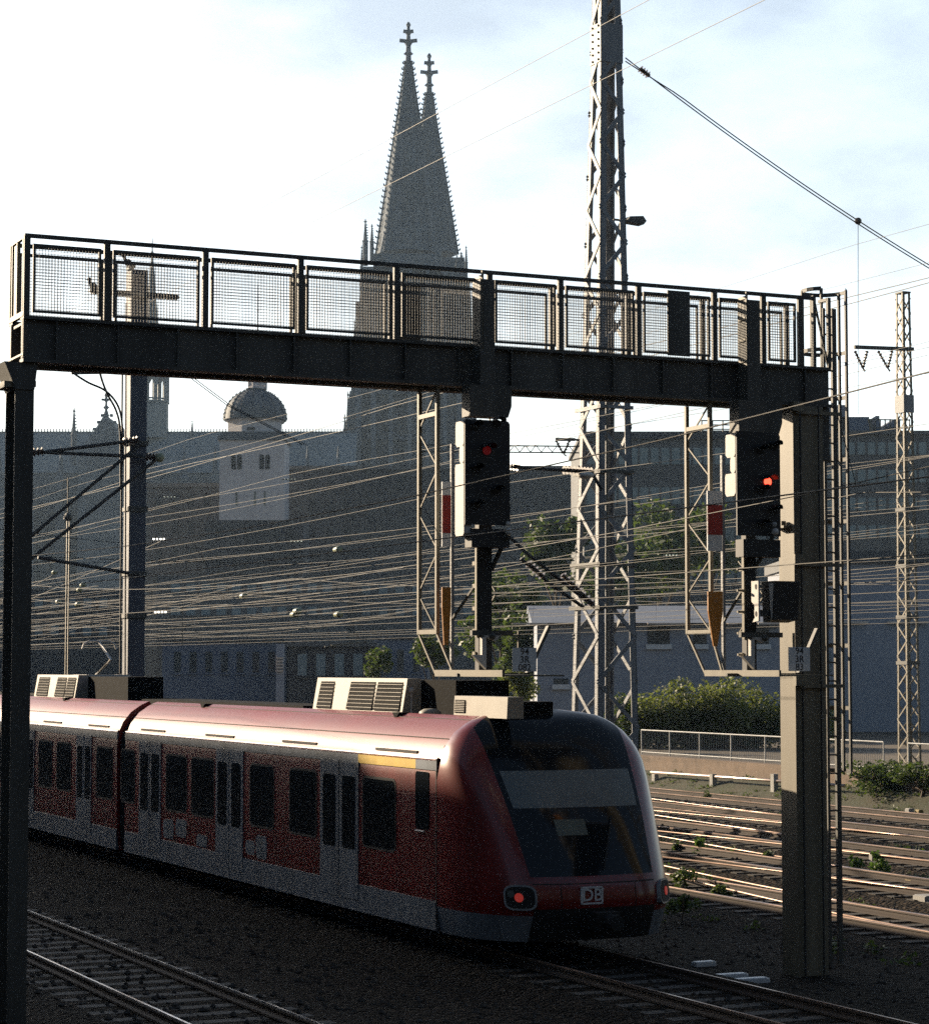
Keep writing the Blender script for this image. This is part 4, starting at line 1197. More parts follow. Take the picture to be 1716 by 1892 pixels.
for (x, w, y0) in ((662,9,560), (690,7,500), (722,6,500), (757,6,500), (790,6,500), (822,7,500), (848,8,540)):
    a = W(x-w/2, y0, DC-14); c = W(x+w/2, 1240, DC-14)
    bt.box(a[0], c[0], DC-16, DC-11.9, c[2], a[2])
for y in (610, 722, 806, 900):
    a, c = W(640, y, DC-14), W(870, y+6, DC-14); bt.box(a[0]+2, c[0]-2, DC-14, DC-11.8, c[2], a[2])
bt.build('buttress', M_stone, sho)
lw = MB(IDN)
for x in (706, 740, 774, 806):
    for (y0, y1, w) in ((515,600,12), (628,715,13), (735,800,12), (820,895,13)):
        a, c = W(x-w/2, y0, DC-12), W(x+w/2, y1, DC-12); m_ = (a[0]+c[0])/2; r_ = (c[0]-a[0])/2
        lw.prism([(a[0], c[2]), (c[0], c[2]), (c[0], a[2]-2.2*r_), (m_+r_*.6, a[2]-r_), (m_, a[2]), (m_-r_*.6, a[2]-r_), (a[0], a[2]-2.2*r_)], DC-12.3, DC-12.02)
lw.build('lancet_window', M_trac, sho)
pn = MB(IDN)
for (x, yt, yb, hw, dd) in ((675,404,452,5.5,-6), (687,413,452,4.2,-2), (668,452,500,3.2,-12), (852,465,490,5,-8), (861,453,490,3.4,2), (844,470,495,4,6), (643,722,790,4.5,-13), (637,765,830,5,-14), (655,590,640,3.5,-13), (868,700,760,4,-13)):
    pn = MB(IDN); pinn(pn, x, yt, yb, hw, DC+dd); pn.build('pinnacle', M_stone, ca)
# nave roof and walls
DN = DC-18
rf = MB(IDN)
xa, xb = W(-220, 800, DN)[0], W(660, 800, DN)[0]
zr_, ze = W(300, 799, DN)[2], W(300, 880, DN)[2]
rf.add([(xa, DN, zr_), (xb, DN, zr_), (xb, DN-11, ze), (xa, DN-11, ze), (xb, DN+11, ze), (xa, DN+11, ze)], [(0,1,2,3), (1,0,5,4), (0,3,5), (1,4,2)])
ro = rf.build('nave_roof', M_slate, ca)
cst = MB(IDN); k = DN/F
x = xa
while x < xb:
    cst.prism([(x, zr_-.2), (x+2.8*k, zr_-.2), (x+1.4*k, zr_+9*k)], DN-.15, DN+.15); cst.box(x+.3*k, x+2.5*k, DN-.1, DN+.1, zr_+5*k, zr_+6*k)
    x += 5.6*k
cst.box(xa, xb, DN-.25, DN+.25, zr_-.3, zr_+.25)
cst.build('ridge_cresting', M_stone, ro)
w_ = MB(IDN); zg = W(300, 1250, DN)[2]
w_.box(xa, xb, DN-10.5, DN+10.5, zg, ze-.02)
wo = w_.build('nave_wall', M_stone, ca)
w_ = MB(IDN)
for i in range(16):
    x = lerp(xa, xb, (i+.5)/16); w_.box(x-1.2, x+1.2, DN-20, DN-10.52, zg, ze-8); w_.lathe((x, DN-19), [(1.3, ze-8), (1.4, ze-2), (.8, ze-1.5), (.15, ze+6)], 6)
w_.build('flying_buttress', M_stone, wo)
pn = MB(IDN)
pinn(pn, 137, 753, 812, 5.5, DN-12); pn.build('pinnacle', M_stone, ca); pn = MB(IDN); pinn(pn, 355, 776, 800, 3.0, DN-1)
pn.build('pinnacle', M_stone, ca)
# transept gable
tg = MB(IDN); Dt = DN-30
ap = W(195, 762, Dt); l_ = W(160, 825, Dt); 
tg.prism([(l_[0]-1, W(195,830,Dt)[2]), (ap[0], ap[2]), (2*ap[0]-l_[0]+1, W(195,830,Dt)[2])], Dt, Dt+2)
tg.box(l_[0]-2, 2*ap[0]-l_[0]+2, Dt, Dt+30, W(195,1250,Dt)[2], W(195,829.9,Dt)[2])
kk = Dt/F
for i in range(5):
    f = (i+.5)/5; x, z = lerp(ap[0], l_[0], f), lerp(ap[2], l_[2], f)
    for sg in (1, -1):
        xx = ap[0]+(x-ap[0])*sg; tg.box(xx-sg*5*kk-1.2*kk, xx-sg*5*kk+4*kk, Dt+.3, Dt+1.4, z-1*kk, z+4*kk) if sg < 0 else tg.box(xx-6*kk, xx+1*kk, Dt+.3, Dt+1.4, z-1*kk, z+4*kk)
tg.build('transept_gable', M_stone, ca)
tr2 = MB(IDN)
a = ap[2]-.6
tr2.add([(ap[0], Dt+2.0, a), (ap[0], DN, a), (l_[0], Dt+2, l_[2]), (l_[0], DN, l_[2]), (2*ap[0]-l_[0], Dt+2, l_[2]), (2*ap[0]-l_[0], DN, l_[2])], [(0,1,3,2), (1,0,4,5)])
tr2.build('transept_roof', M_slate, ca)
fn = MB(IDN); yy = lambda y: W(195, y, Dt)[2]; c = (ap[0], Dt+1)
fn.lathe(c, [(6*kk, yy(768)), (2.2*kk, yy(756)), (6*kk, yy(752)), (2.2*kk, yy(748)), (2*kk, yy(742)), (5*kk, yy(738)), (2*kk, yy(734)), (4*kk, yy(729)), (1.2*kk, yy(724)), (.8*kk, yy(718))], 8)
for a_ in range(4):
    t = a_*pi/2; fn.bar((c[0], c[1], yy(738)), (c[0]+cos(t)*9*kk, c[1]+sin(t)*9*kk, yy(737)), 3*kk, 4*kk)
fn.build('gable_finial', M_stone, ca)
# crossing spire
cs = MB(IDN); Dx = DN; cx = W(279, 700, Dx)[0]; k = Dx/F; yy = lambda y: W(279, y, Dx)[2]
cs.lathe((cx, Dx), [(34*k, yy(810)), (34*k, yy(746)), (36*k, yy(745)), (36*k, yy(742)), (31*k, yy(741))], 8, pi/8)
for e in range(8):
    t = e*pi/4+pi/8; cs.lathe((cx+cos(t)*31*k, Dx+sin(t)*31*k), [(4.2*k, yy(742)), (4.2*k, yy(672)), (5*k, yy(670)), (1*k, yy(640))], 6)
    t2 = t+pi/4; 
    for ya, wd in ((690, 5), (684, 9)):
        pass
    A_ = (cx+cos(t)*31*k, Dx+sin(t)*31*k); B_ = (cx+cos(t2)*31*k, Dx+sin(t2)*31*k)
    mid = ((A_[0]+B_[0])/2, (A_[1]+B_[1])/2)
    cs.bar((A_[0], A_[1], yy(706)), (mid[0], mid[1], yy(684)), 3*k, 8*k); cs.bar((B_[0], B_[1], yy(706)), (mid[0], mid[1], yy(684)), 3*k, 8*k)
    cs.bar((A_[0], A_[1], yy(678)), (B_[0], B_[1], yy(678)), 3*k, 14*k)
    cs.tube([(mid[0], mid[1], yy(742)), (mid[0], mid[1], yy(690))], 1.4*k, 5)
    cs.bar((A_[0], A_[1], yy(738)), (B_[0], B_[1], yy(738)), 2*k, 3*k)
cs.lathe((cx, Dx), [(31*k, yy(672)), (26*k, yy(664)), (20*k, yy(640)), (12.5*k, yy(588)), (8*k, yy(540)), (2*k, yy(470)), (3.6*k, yy(467)), (1.4*k, yy(463)), (.7*k, yy(440))], 8, pi/8)
cs.build('crossing_spire', M_slate, ca)

# ------------------------------------------------------------------ domed church tower
DH = 330.0; k = DH/F
ch = thing('church_tower', 'pale plastered church tower with slate dome and open lantern in front of the cathedral', 'church tower', W(465, 1200, DH), f=IDN)
cx = W(465, 900, DH)[0]; yy = lambda y: W(465, y, DH)[2]; R = 60*k; cy = DH+R
b = MB(IDN); b.box(cx-R, cx+R, DH, DH+2*R, yy(1240), yy(813)); b.build('tower_body', M_pale, ch)
b = MB(IDN); b.box(cx-R-.3, cx+R+.3, DH-.3, DH+2*R+.3, yy(813)+.01, yy(806)); b.box(cx-R*.98, cx+R*.98+4*k, DH-.1, DH+2*R+.1, yy(806)+.01, yy(797)); b.build('cornice', M_dome, ch)
b = MB(IDN); b.lathe((cx, cy), [(53*k, yy(797)+.02), (53*k, yy(776)), (57*k, yy(774)), (58*k, yy(772))], 8, pi/8); b.build('drum', M_pale, ch)
b = MB(IDN); prf = [(58*k, yy(771.9)), (60*k, yy(770))]+[(57*k*cos(t*pi/24)+.2, yy(768)+56*k*sin(t*pi/24)) for t in range(11)]+[(19*k, yy(711))]
b.lathe((cx, cy), prf, 24); do = b.build('dome', M_dome, ch, 'auto')
for e in range(16):
    t = e*pi/8; b = MB(IDN)
    b.tube([(cx+cos(t)*(57*k*cos(u*pi/24)+.22), cy+sin(t)*(57*k*cos(u*pi/24)+.22), yy(768)+56*k*sin(u*pi/24)) for u in range(11)], .7*k, 5)
    for i in range(9):
        u = i*pi/2/10; r = 57*k*cos(u)+.25; z = yy(768)+56*k*sin(u); b.box(cx+cos(t)*r-.8*k, cx+cos(t)*r+.8*k, cy+sin(t)*r-.8*k, cy+sin(t)*r+.8*k, z-1*k, z+2.6*k)
    b.build('rib', M_dome, do)
b = MB(IDN)
b.lathe((cx+4*k, cy), [(19*k, yy(712)), (19*k, yy(708)), (17*k, yy(707))], 8, pi/8)
for e in range(8):
    t = e*pi/4+pi/8; b.lathe((cx+4*k+cos(t)*17*k, cy+sin(t)*17*k), [(2.1*k, yy(708)), (2.1*k, yy(660))], 6)
    t2 = t+pi/4; b.bar((cx+4*k+cos(t)*17*k, cy+sin(t)*17*k, yy(703)), (cx+4*k+cos(t2)*17*k, cy+sin(t2)*17*k, yy(703)), 1*k, 6*k)
b.lathe((cx+4*k, cy), [(20*k, yy(660)), (20*k, yy(655)), (14*k, yy(640)), (6*k, yy(632)), (2.5*k, yy(610)), (1.4*k, yy(590)), (1*k, yy(568)), (2.4*k, yy(564)), (.8*k, yy(560)), (.4*k, yy(515))], 8, pi/8)
b.build('lantern', M_pale, ch)
for x in (437, 489):
    b = MB(IDN)
    for dx in (-5.5, 5.5):
        a, c = W(x+dx-4.2, 840, DH), W(x+dx+4.2, 867, DH); m_ = (a[0]+c[0])/2; r_ = (c[0]-a[0])/2
        b.prism([(a[0], c[2]), (c[0], c[2])]+[(m_+r_*cos(t*pi/6), a[2]-r_*.9+r_*sin(t*pi/6)) for t in range(7)], DH-.05, DH-.01)
    b.build('belfry_window', M_hole, ch)
for x in (437, 471, 489):
    b = MB(IDN); a, c = W(x-1.5, 908, DH), W(x+1.5, 934, DH); b.box(a[0], c[0], DH-.05, DH-.01, c[2], a[2]); b.build('slit_window', M_win, ch)
b = MB(IDN); a, c = W(456, 788, DH), W(470, 793, DH); b.box(a[0], c[0], cy-53*k*.95, cy-53*k*.9, c[2], a[2]); b.build('drum_louvre', M_hole, ch)

# ------------------------------------------------------------------ background buildings
def building(name, lab, x0, x1, ytop, D, dep, m, rows, cols, wm=M_win, wsz=(.55,.5), y_lo=None, ybase=1250, roof=None, bands=False, group='buildings behind the railway yard', xpad=0.06, parapet=True):
    a, c = W(x0, ytop, D), W(x1, ytop, D); z0 = W(x0, ybase, D)[2]
    z0 = min(z0, 0); zt = a[2]
    root = thing(name, lab, 'building', ((a[0]+c[0])/2, D, z0), group, IDN)
    b = MB(IDN); b.box(a[0], c[0], D, D+dep, z0, zt); b.build('wall', m, root)
    if roof:
        kind_, h_ = roof; b = MB(IDN)
        if kind_ == 'gable':
            b.prism_n([(D-.5, zt+.01), (D+dep/2, zt+h_), (D+dep+.5, zt+.01)], a[0]-.4, c[0]+.4)
        else:
            b.box(a[0]-.3, c[0]+.3, D-.3, D+dep+.3, zt+.01, zt+h_)
        b.build('roof', M_bgrey if kind_ == 'flat' else M_dome, root)
    zl = W(x0, y_lo, D)[2] if y_lo else z0+1
    rh = (zt-zl)/max(1, rows); cw = (c[0]-a[0])*(1-2*xpad)/max(1, cols)
    for r in range(rows):
        zc_ = zt-(r+.5)*rh
        if bands:
            b = MB(IDN); b.box(a[0]+.2, c[0]-.2, D-.06, D-.01, zc_-rh*wsz[1]/2, zc_+rh*wsz[1]/2); bo = b.build('window_band', wm, root)
            for q in range(cols+1):
                b = MB(IDN); x = lerp(a[0]+.2, c[0]-.2, q/cols); b.box(x-.12, x+.12, D-.12, D-.061, zc_-rh*wsz[1]/2, zc_+rh*wsz[1]/2)
                b.build('mullion', m, bo)
            continue
        for q in range(cols):
            xc = lerp(a[0], c[0], xpad)+(q+.5)*cw
            b = MB(IDN); b.box(xc-cw*wsz[0]/2, xc+cw*wsz[0]/2, D-.05, D-.01, zc_-rh*wsz[1]/2, zc_+rh*wsz[1]/2); wo_ = b.build('window', wm, root)
            b = MB(IDN); b.box(xc-cw*wsz[0]/2-.1, xc+cw*wsz[0]/2+.1, D-.14, D-.01, zc_-rh*wsz[1]/2-.16, zc_-rh*wsz[1]/2-.01); b.build('sill', m, wo_)
    return root, a, c, zt
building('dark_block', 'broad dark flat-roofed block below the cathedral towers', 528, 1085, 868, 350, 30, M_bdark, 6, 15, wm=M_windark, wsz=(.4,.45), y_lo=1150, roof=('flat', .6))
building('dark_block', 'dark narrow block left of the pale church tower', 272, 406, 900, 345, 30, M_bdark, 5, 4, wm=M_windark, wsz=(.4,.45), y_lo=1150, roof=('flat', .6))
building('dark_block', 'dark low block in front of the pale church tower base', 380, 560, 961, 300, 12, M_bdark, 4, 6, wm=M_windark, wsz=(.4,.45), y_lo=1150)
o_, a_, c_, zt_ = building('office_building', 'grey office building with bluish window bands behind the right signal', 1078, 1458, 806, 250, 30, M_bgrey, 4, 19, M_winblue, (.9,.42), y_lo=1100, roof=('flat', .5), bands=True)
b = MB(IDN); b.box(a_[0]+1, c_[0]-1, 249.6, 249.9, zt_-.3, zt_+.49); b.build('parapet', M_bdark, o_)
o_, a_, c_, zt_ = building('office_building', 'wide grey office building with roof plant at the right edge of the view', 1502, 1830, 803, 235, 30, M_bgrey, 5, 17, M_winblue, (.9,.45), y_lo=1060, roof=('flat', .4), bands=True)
b = MB(IDN)
for (x0, x1, y0) in ((1518,1545,750), (1545,1606,770), (1545,1568,748), (1618,1625,768), (1648,1662,775), (1690,1700,796)):
    p, q = W(x0, y0, 240), W(x1, 804, 240); b.box(p[0], q[0], 240, 248, zt_+.41, p[2])
b.build('roof_plant', M_bblue, o_)
b = MB(IDN)
for y in (775, 790): b.bar(W(1606, y, 238), W(1680, y+1, 238), .12)
for x in range(1608, 1682, 9): b.bar(W(x, 774, 238), W(x, 803, 238), .1)
b.bar(W(1606,774,238), W(1618,834,238), .3)
b.build('roof_railing', M_steel, o_)
b = MB(IDN)
for y in (777, 785, 793): b.bar(W(1295, y, 252), W(1358, y, 252), .12)
for x in (1296, 1316, 1335, 1357): b.bar(W(x, 776, 252), W(x, 803, 252), .12)
p, q = W(1286, 795, 256), W(1300, 803, 256); b.box(p[0]-1, q[0]+3, 256, 259, q[2]-1, p[2])
b.build('roof_railing', M_steel, bpy.data.objects['office_building'])
# pale low building, long side parallel to view
DB_ = 130.0
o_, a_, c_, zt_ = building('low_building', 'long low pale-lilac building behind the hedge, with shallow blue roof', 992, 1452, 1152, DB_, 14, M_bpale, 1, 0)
b = MB(IDN); ap = W(1000, 1112, DB_)[2]
b.add([(W(1000,1,DB_)[0], DB_-.6, zt_), (W(1455,1,DB_)[0], DB_-.6, zt_), (W(1455,1,DB_)[0], DB_+9, ap), (W(1000,1,DB_)[0], DB_+9, ap)], [(0,1,2,3)])
b.prism_n([(DB_-.6, zt_+.02), (DB_+9, ap+.02), (DB_+14.5, zt_+.02)], a_[0]-.3, c_[0]+.3)
b.build('roof', M_bblue, o_)
for (x0, x1) in ((945,1012), (1066,1104), (1196,1266), (1344,1362), (1400,1440)):
    b = MB(IDN); p, q = W(x0, 1151, DB_-.7), W(x1, 1154, DB_-.7); b.box(p[0], q[0], DB_-.85, DB_-.61, q[2], p[2]); b.build('sunlit_gutter_piece', M_gutter, o_)  # only the sunlit stretches of the eave gutter, set in as separate pale pieces
for (x0, x1, y0, y1) in ((1196,1237,1156,1190), (1023,1050,1254,1264), (1280,1305,1160,1190), (1392,1420,1160,1190)):
    b = MB(IDN); p, q = W(x0, y0, DB_), W(x1, y1, DB_); b.box(p[0], q[0], DB_-.05, DB_-.01, q[2], p[2]); wo_ = b.build('window', M_win, o_)
    b = MB(IDN); b.box(p[0]-.1, q[0]+.1, DB_-.2, DB_-.01, q[2]-.3, q[2]-.02); b.build('sill', M_white, wo_)
o_, a_, c_, zt_ = building('low_building', 'blue-grey windowless building at the right edge behind the slender lattice mast', 1498, 1900, 1040, 140, 20, M_bpale, 1, 0)
b = MB(IDN); b.box(a_[0]-.2, c_[0], 139.6, 160.3, zt_+.01, zt_+.7); b.build('roof_edge', M_bgrey, o_)
for (x0, x1) in ((1524,1604), (1640,1716)):
    b = MB(IDN); p, q = W(x0, 1148, 139.5), W(x1, 1152, 139.5); b.box(p[0], q[0], 139.6, 139.9, q[2], p[2]); b.build('sunlit_gutter_piece', M_gutter, o_)  # pale pieces again stand for sunlit lengths of gutter
for (x0, x1, y0, y1) in ((1523,1536,1205,1240), (1545,1562,1205,1245), (1522,1562,1312,1322)):
    b = MB(IDN); p, q = W(x0, y0, 140), W(x1, y1, 140); b.box(p[0], q[0], 139.94, 139.99, q[2], p[2]); b.build('window', M_winblue, o_)
# left lower houses
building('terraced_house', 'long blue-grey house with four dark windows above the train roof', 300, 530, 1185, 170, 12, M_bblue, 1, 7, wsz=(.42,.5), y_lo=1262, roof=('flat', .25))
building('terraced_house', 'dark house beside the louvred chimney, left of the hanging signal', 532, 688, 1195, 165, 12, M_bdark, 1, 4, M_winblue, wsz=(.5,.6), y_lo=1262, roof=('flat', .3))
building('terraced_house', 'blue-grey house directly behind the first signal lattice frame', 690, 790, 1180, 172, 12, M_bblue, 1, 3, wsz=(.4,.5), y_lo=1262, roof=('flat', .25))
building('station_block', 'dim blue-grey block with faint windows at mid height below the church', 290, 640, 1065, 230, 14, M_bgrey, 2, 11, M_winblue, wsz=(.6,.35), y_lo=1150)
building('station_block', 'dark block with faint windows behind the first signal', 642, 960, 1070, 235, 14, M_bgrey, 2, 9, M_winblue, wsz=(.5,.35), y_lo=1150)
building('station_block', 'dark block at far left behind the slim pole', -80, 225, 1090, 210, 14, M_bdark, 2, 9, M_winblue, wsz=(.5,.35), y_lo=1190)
b = MB(IDN); p, q = W(510, 1190, 160), W(524, 1245, 160); b.box(p[0], q[0], 160, 160.6, 0, p[2])
chm = thing('louvred_vent', 'pinkish louvred vent stack in front of the blue-grey house', 'vent', (p[0], 160, 0), f=IDN)
b.build('shaft', M_bpale, chm)
b = MB(IDN)
for y in range(1216, 1245, 6):
    r_ = W(511, y, 159.9); t_ = W(523, y, 159.9); b.box(r_[0], t_[0], 159.8, 159.99, r_[2]-.05, r_[2]+.06)
b.build('louvre', M_gutter, chm)

# lamp rows
for (px, py, D, m, dim, lb) in ((293,996,190,M_lamp,0,'row of four bright lamps beside the broad left mast, upper'), (296,1131,170,M_lamp,0,'row of four bright lamps beside the broad left mast, lower'),
                           (547,1000,190,M_lampdim,1,'row of four dim lamps below the church tower'), (313,918,260,M_lampdim,1,'dim far lamp row left of the church tower'), (535,885,300,M_lampdim,1,'faint lamp row right of the church tower'), (1240,1026,170,M_lampdim,1,'dim lamp row in front of the trees right of the tall mast')):
    t = thing('lamp_row', lb, 'lamp', W(px, py, D), 'rows of small lamps over the yard', IDN)
    b = MB(IDN); b.bar(W(px-14, py+1, D+.3), W(px+14, py+1, D+.3), .12); b.build('lamp_bar', M_steel, t)
    for i in range(4):
        b = MB(IDN); c = W(px-9+i*6.3, py, D); b.ball(c, .055 if dim else .075, 8, 6); b.build('lamp', m, t)
# pale section rods among the wires
for (x0, y0, x1, y1, lb) in ((312,1160,361,1155,'pale horizontal rod crossed by a thin vertical rod left of the signals'), (550,1163,606,1160,'pale short rod among the wires above the dark house'), (612,1192,676,1186,'pale short rod just above the train air conditioner'), (600,1195,640,1191,'short pale rod left of the hanging signal frame')):
    A, B_ = at_s(x0, y0, 110), at_s(x1, y1, 110)
    b = MB(); b.tube([A, B_], .035, 6)
    if x0 == 312: b.tube([at_s(337,1117,110), at_s(337,1192,110)], .03, 5)
    tag(b.build('section_rod', M_galv), lb, 'rod', 'pale rods among the wires')

# ------------------------------------------------------------------ foliage
def leaves(mb, c, rad, n, size, seed, clumps=9):
    rnd = random.Random(seed)
    cl = []
    for i in range(clumps):
        while True:
            v = Vector((rnd.uniform(-1,1), rnd.uniform(-1,1), rnd.uniform(-1,1)))
            if .2 < v.length < 1: break
        cl.append((Vector((v.x*rad[0]*.7, v.y*rad[1]*.7, v.z*rad[2]*.7)), rnd.uniform(.28,.5)))
    for i in range(n):
        o, r = cl[rnd.randrange(clumps)]
        v = Vector((rnd.gauss(0,1), rnd.gauss(0,1), rnd.gauss(0,1))); v = v.normalized()*(rnd.random()**.45)
        p = Vector(c)+o+Vector((v.x*rad[0]*r, v.y*rad[1]*r, v.z*rad[2]*r))
        a = Vector((rnd.uniform(-1,1), rnd.uniform(-1,1), rnd.uniform(-.6,.6))).normalized()
        b_ = a.cross(Vector((rnd.uniform(-1,1), rnd.uniform(-1,1), rnd.uniform(-1,1)))).normalized()
        s = size*rnd.uniform(.6,1.3)
        mb.add([p-a*s, p+b_*s*.5, p+a*s, p-b_*s*.5], [(0,1,2,3)], raw=True)
def tree(name, lab, cat, px, py, D, rx, rz, n, size, m, seed, base=0.0, group='trees and bushes beyond the yard', clumps=10, trunk=True):
    c = W(px, py, D)
    root = thing(name, lab, cat, (c[0], c[1], base), group, IDN)
    b = MB(IDN); leaves(b, c, (rx, rx, rz), n, size, seed, clumps); b.build('crown', m, root)
    b = MB(IDN); rnd = random.Random(seed)
    b.tube([(c[0], c[1], base-.2), (c[0]+.1, c[1], lerp(base, c[2], .6)), (c[0], c[1], c[2]+rz*.3)], max(.05, rx*.07), 7, .03)
    for i in range(5):
        t = rnd.uniform(0, 2*pi); b.tube([(c[0], c[1], lerp(base, c[2], .5+.08*i)), (c[0]+cos(t)*rx*.6, c[1]+sin(t)*rx*.6, c[2]+rz*rnd.uniform(-.2,.5))], max(.03, rx*.03), 5, .01)
    b.build('trunk' if cat == 'tree' else 'stem', M_bark, root)
    return root
tree('broadleaf_tree', 'green tree left of the tall mast, behind the bracket arm', 'tree', 1025, 1010, 190, 3.6, 3.8, 2600, .34, M_leaf, 1)
tree('broadleaf_tree', 'dark green tree filling the gap between the tall mast and the right signal', 'tree', 1215, 1020, 195, 4.8, 4.6, 3200, .36, M_leaf, 2)
tree('broadleaf_tree', 'dark tree low behind the tall mast', 'tree', 1120, 1060, 185, 4.6, 4.0, 2600, .34, M_leaf, 3)
tree('broadleaf_tree', 'green tree partly hidden by the right signal frame', 'tree', 1310, 1000, 200, 3.8, 3.6, 2400, .34, M_leaf, 4)
tree('broadleaf_tree', 'dark green tree behind the first signal pole', 'tree', 925, 1140, 150, 3.2, 3.6, 2600, .28, M_leaf, 5)
tree('small_tree', 'small green tree between the signal frame and the house', 'tree', 700, 1225, 140, 1.1, 1.2, 1200, .14, M_leaf, 6)
tree('small_tree', 'rusty green bush below the first number plate', 'bush', 962, 1262, 110, .95, 1.0, 1500, .11, M_leafy, 7)
tree('small_tree', 'dark bush left of the first hanging platform', 'bush', 800, 1205, 130, 1.6, 1.3, 1500, .15, M_leaf, 17)
tree('broadleaf_tree', 'dark slim tree added to shade the left end of the pale low building', 'tree', 958, 1205, 138, 1.9, 3.2, 2600, .22, M_leaf, 8)  # put in to keep the sun off the pale building's end wall
for i, (px, py, rx, rz, m, lb) in enumerate([(1215,1290,1.5,1.3,M_leafy,'leafy hedge bush closest to the train nose'), (1270,1285,1.6,1.5,M_leafy,'leafy hedge bush second from the train nose'), (1330,1288,1.6,1.4,M_leafy,'yellowish hedge bush in the middle of the hedge'),
                                    (1390,1290,1.6,1.35,M_leafy,'tall hedge bush just left of the beige column'), (1240,1320,1.3,1.0,M_leaf,'low bush behind the left end of the railing'), (1360,1325,1.5,1.0,M_leaf,'low bush behind the railing near the beige column'), (1480,1310,1.6,1.4,M_leaf,'bush hidden behind the beige column'), (1300,1325,1.4,1.0,M_leaf,'low dark bush at the middle of the railing'), (1170,1310,1.2,1.3,M_leaf,'bush beside the foot of the tall mast')]):
    tree('hedge_bush', lb, 'bush', px, py+30, 112, rx*1.35, rz*1.55, 4200, .105, m, 20+i, .93, 'hedge bushes behind the railing', 16)
tree('hedge_bush', 'low green bush at the foot of the slender lattice mast', 'bush', 1612, 1434, 84, 1.7, .75, 2800, .08, M_leaf, 41, .3, clumps=12)
tree('hedge_bush', 'dark bush at the right frame edge below the railing', 'bush', 1702, 1442, 81.3, 1.3, .7, 2000, .08, M_leaf, 42, .3, clumps=10)
for i, (px, py, r, lb) in enumerate([(1293,1575,.36,'bright weed clump beside the train nose among the tracks'), (1262,1640,.42,'weed clump under the right edge of the train nose'), (1585,1612,.36,'bright weed clump right of the ladder, left one'), (1618,1608,.4,'bright weed clump right of the ladder, right one'),
                                (1250,1570,.25,'tiny weed close to the train windscreen'), (1330,1660,.3,'weed clump in the shadow right of the train'), (1420,1590,.25,'small weed just left of the beige column'), (1260,1690,.4,'dark weed clump at the foot of the train nose'), (1660,1470,.3,'far weed clump below the slender mast'), (1560,1480,.3,'far weed clump right of the ladder cage'), (1300,1475,.35,'weed clump below the bright pipe')]):
    p = at_z(px, py+10, -.3)
    t = thing('weed', lb, 'plant', p, 'weeds growing between the tracks')
    b = MB(IDN); q = P(*p); leaves(b, (q[0], q[1], q[2]+r*.7), (r, r, r*.9), 420, .055, 60+i, 7); b.build('leaf_clump', M_weed if i in (0,2,3) else M_leaf, t)
    b = MB(IDN); b.tube([(q[0], q[1], q[2]-.05), (q[0]+.03, q[1], q[2]+r)], .015, 5); b.build('stem', M_bark, t)

# ------------------------------------------------------------------ railing along the terrace
NF = 50.25; zf0, zf1 = 1.0, 2.05
fx = [1185,1237,1292,1350,1413,1478,1555,1632]
fc = thing('steel_railing', 'light grey steel railing on the ochre wall behind the sunlit tracks', 'fence', (NF, 100, .95))
fs_ = [at_n(x, 1370, NF)[1] for x in fx]
b = MB(); b.tube([(NF, fs_[0], zf1), (NF, fs_[-1], zf1)], .03, 6); b.build('top_rail', M_fence, fc)
b = MB(); b.tube([(NF, fs_[0], zf0+.08), (NF, fs_[-1], zf0+.08)], .022, 6); b.build('bottom_rail', M_fence, fc)
for s in fs_:
    b = MB(); b.tube([(NF, s, .9), (NF, s, zf1)], .028, 6); b.build('post', M_fence, fc)
b = MB(); s = fs_[-1]
while s < fs_[0]:
    b.tube([(NF, s, zf0+.08), (NF, s, zf1)], .008, 4); s += .14
b.build('baluster_infill', M_fence, fc)
fc2 = thing('steel_railing', 'short railing section right of the slender lattice mast', 'fence', (NF, 60, .95))
s0, s1 = at_n(1678, 1376, NF)[1], at_n(1900, 1390, NF)[1]
b = MB(); b.tube([(NF, s0, zf1), (NF, s1, zf1)], .03, 6); b.tube([(NF, s0, zf0+.08), (NF, s1, zf0+.08)], .022, 6); b.build('top_rail', M_fence, fc2)
for s in (s0, (s0+s1)/2, s1):
    b = MB(); b.tube([(NF, s, .9), (NF, s, zf1)], .028, 6); b.build('post', M_fence, fc2)

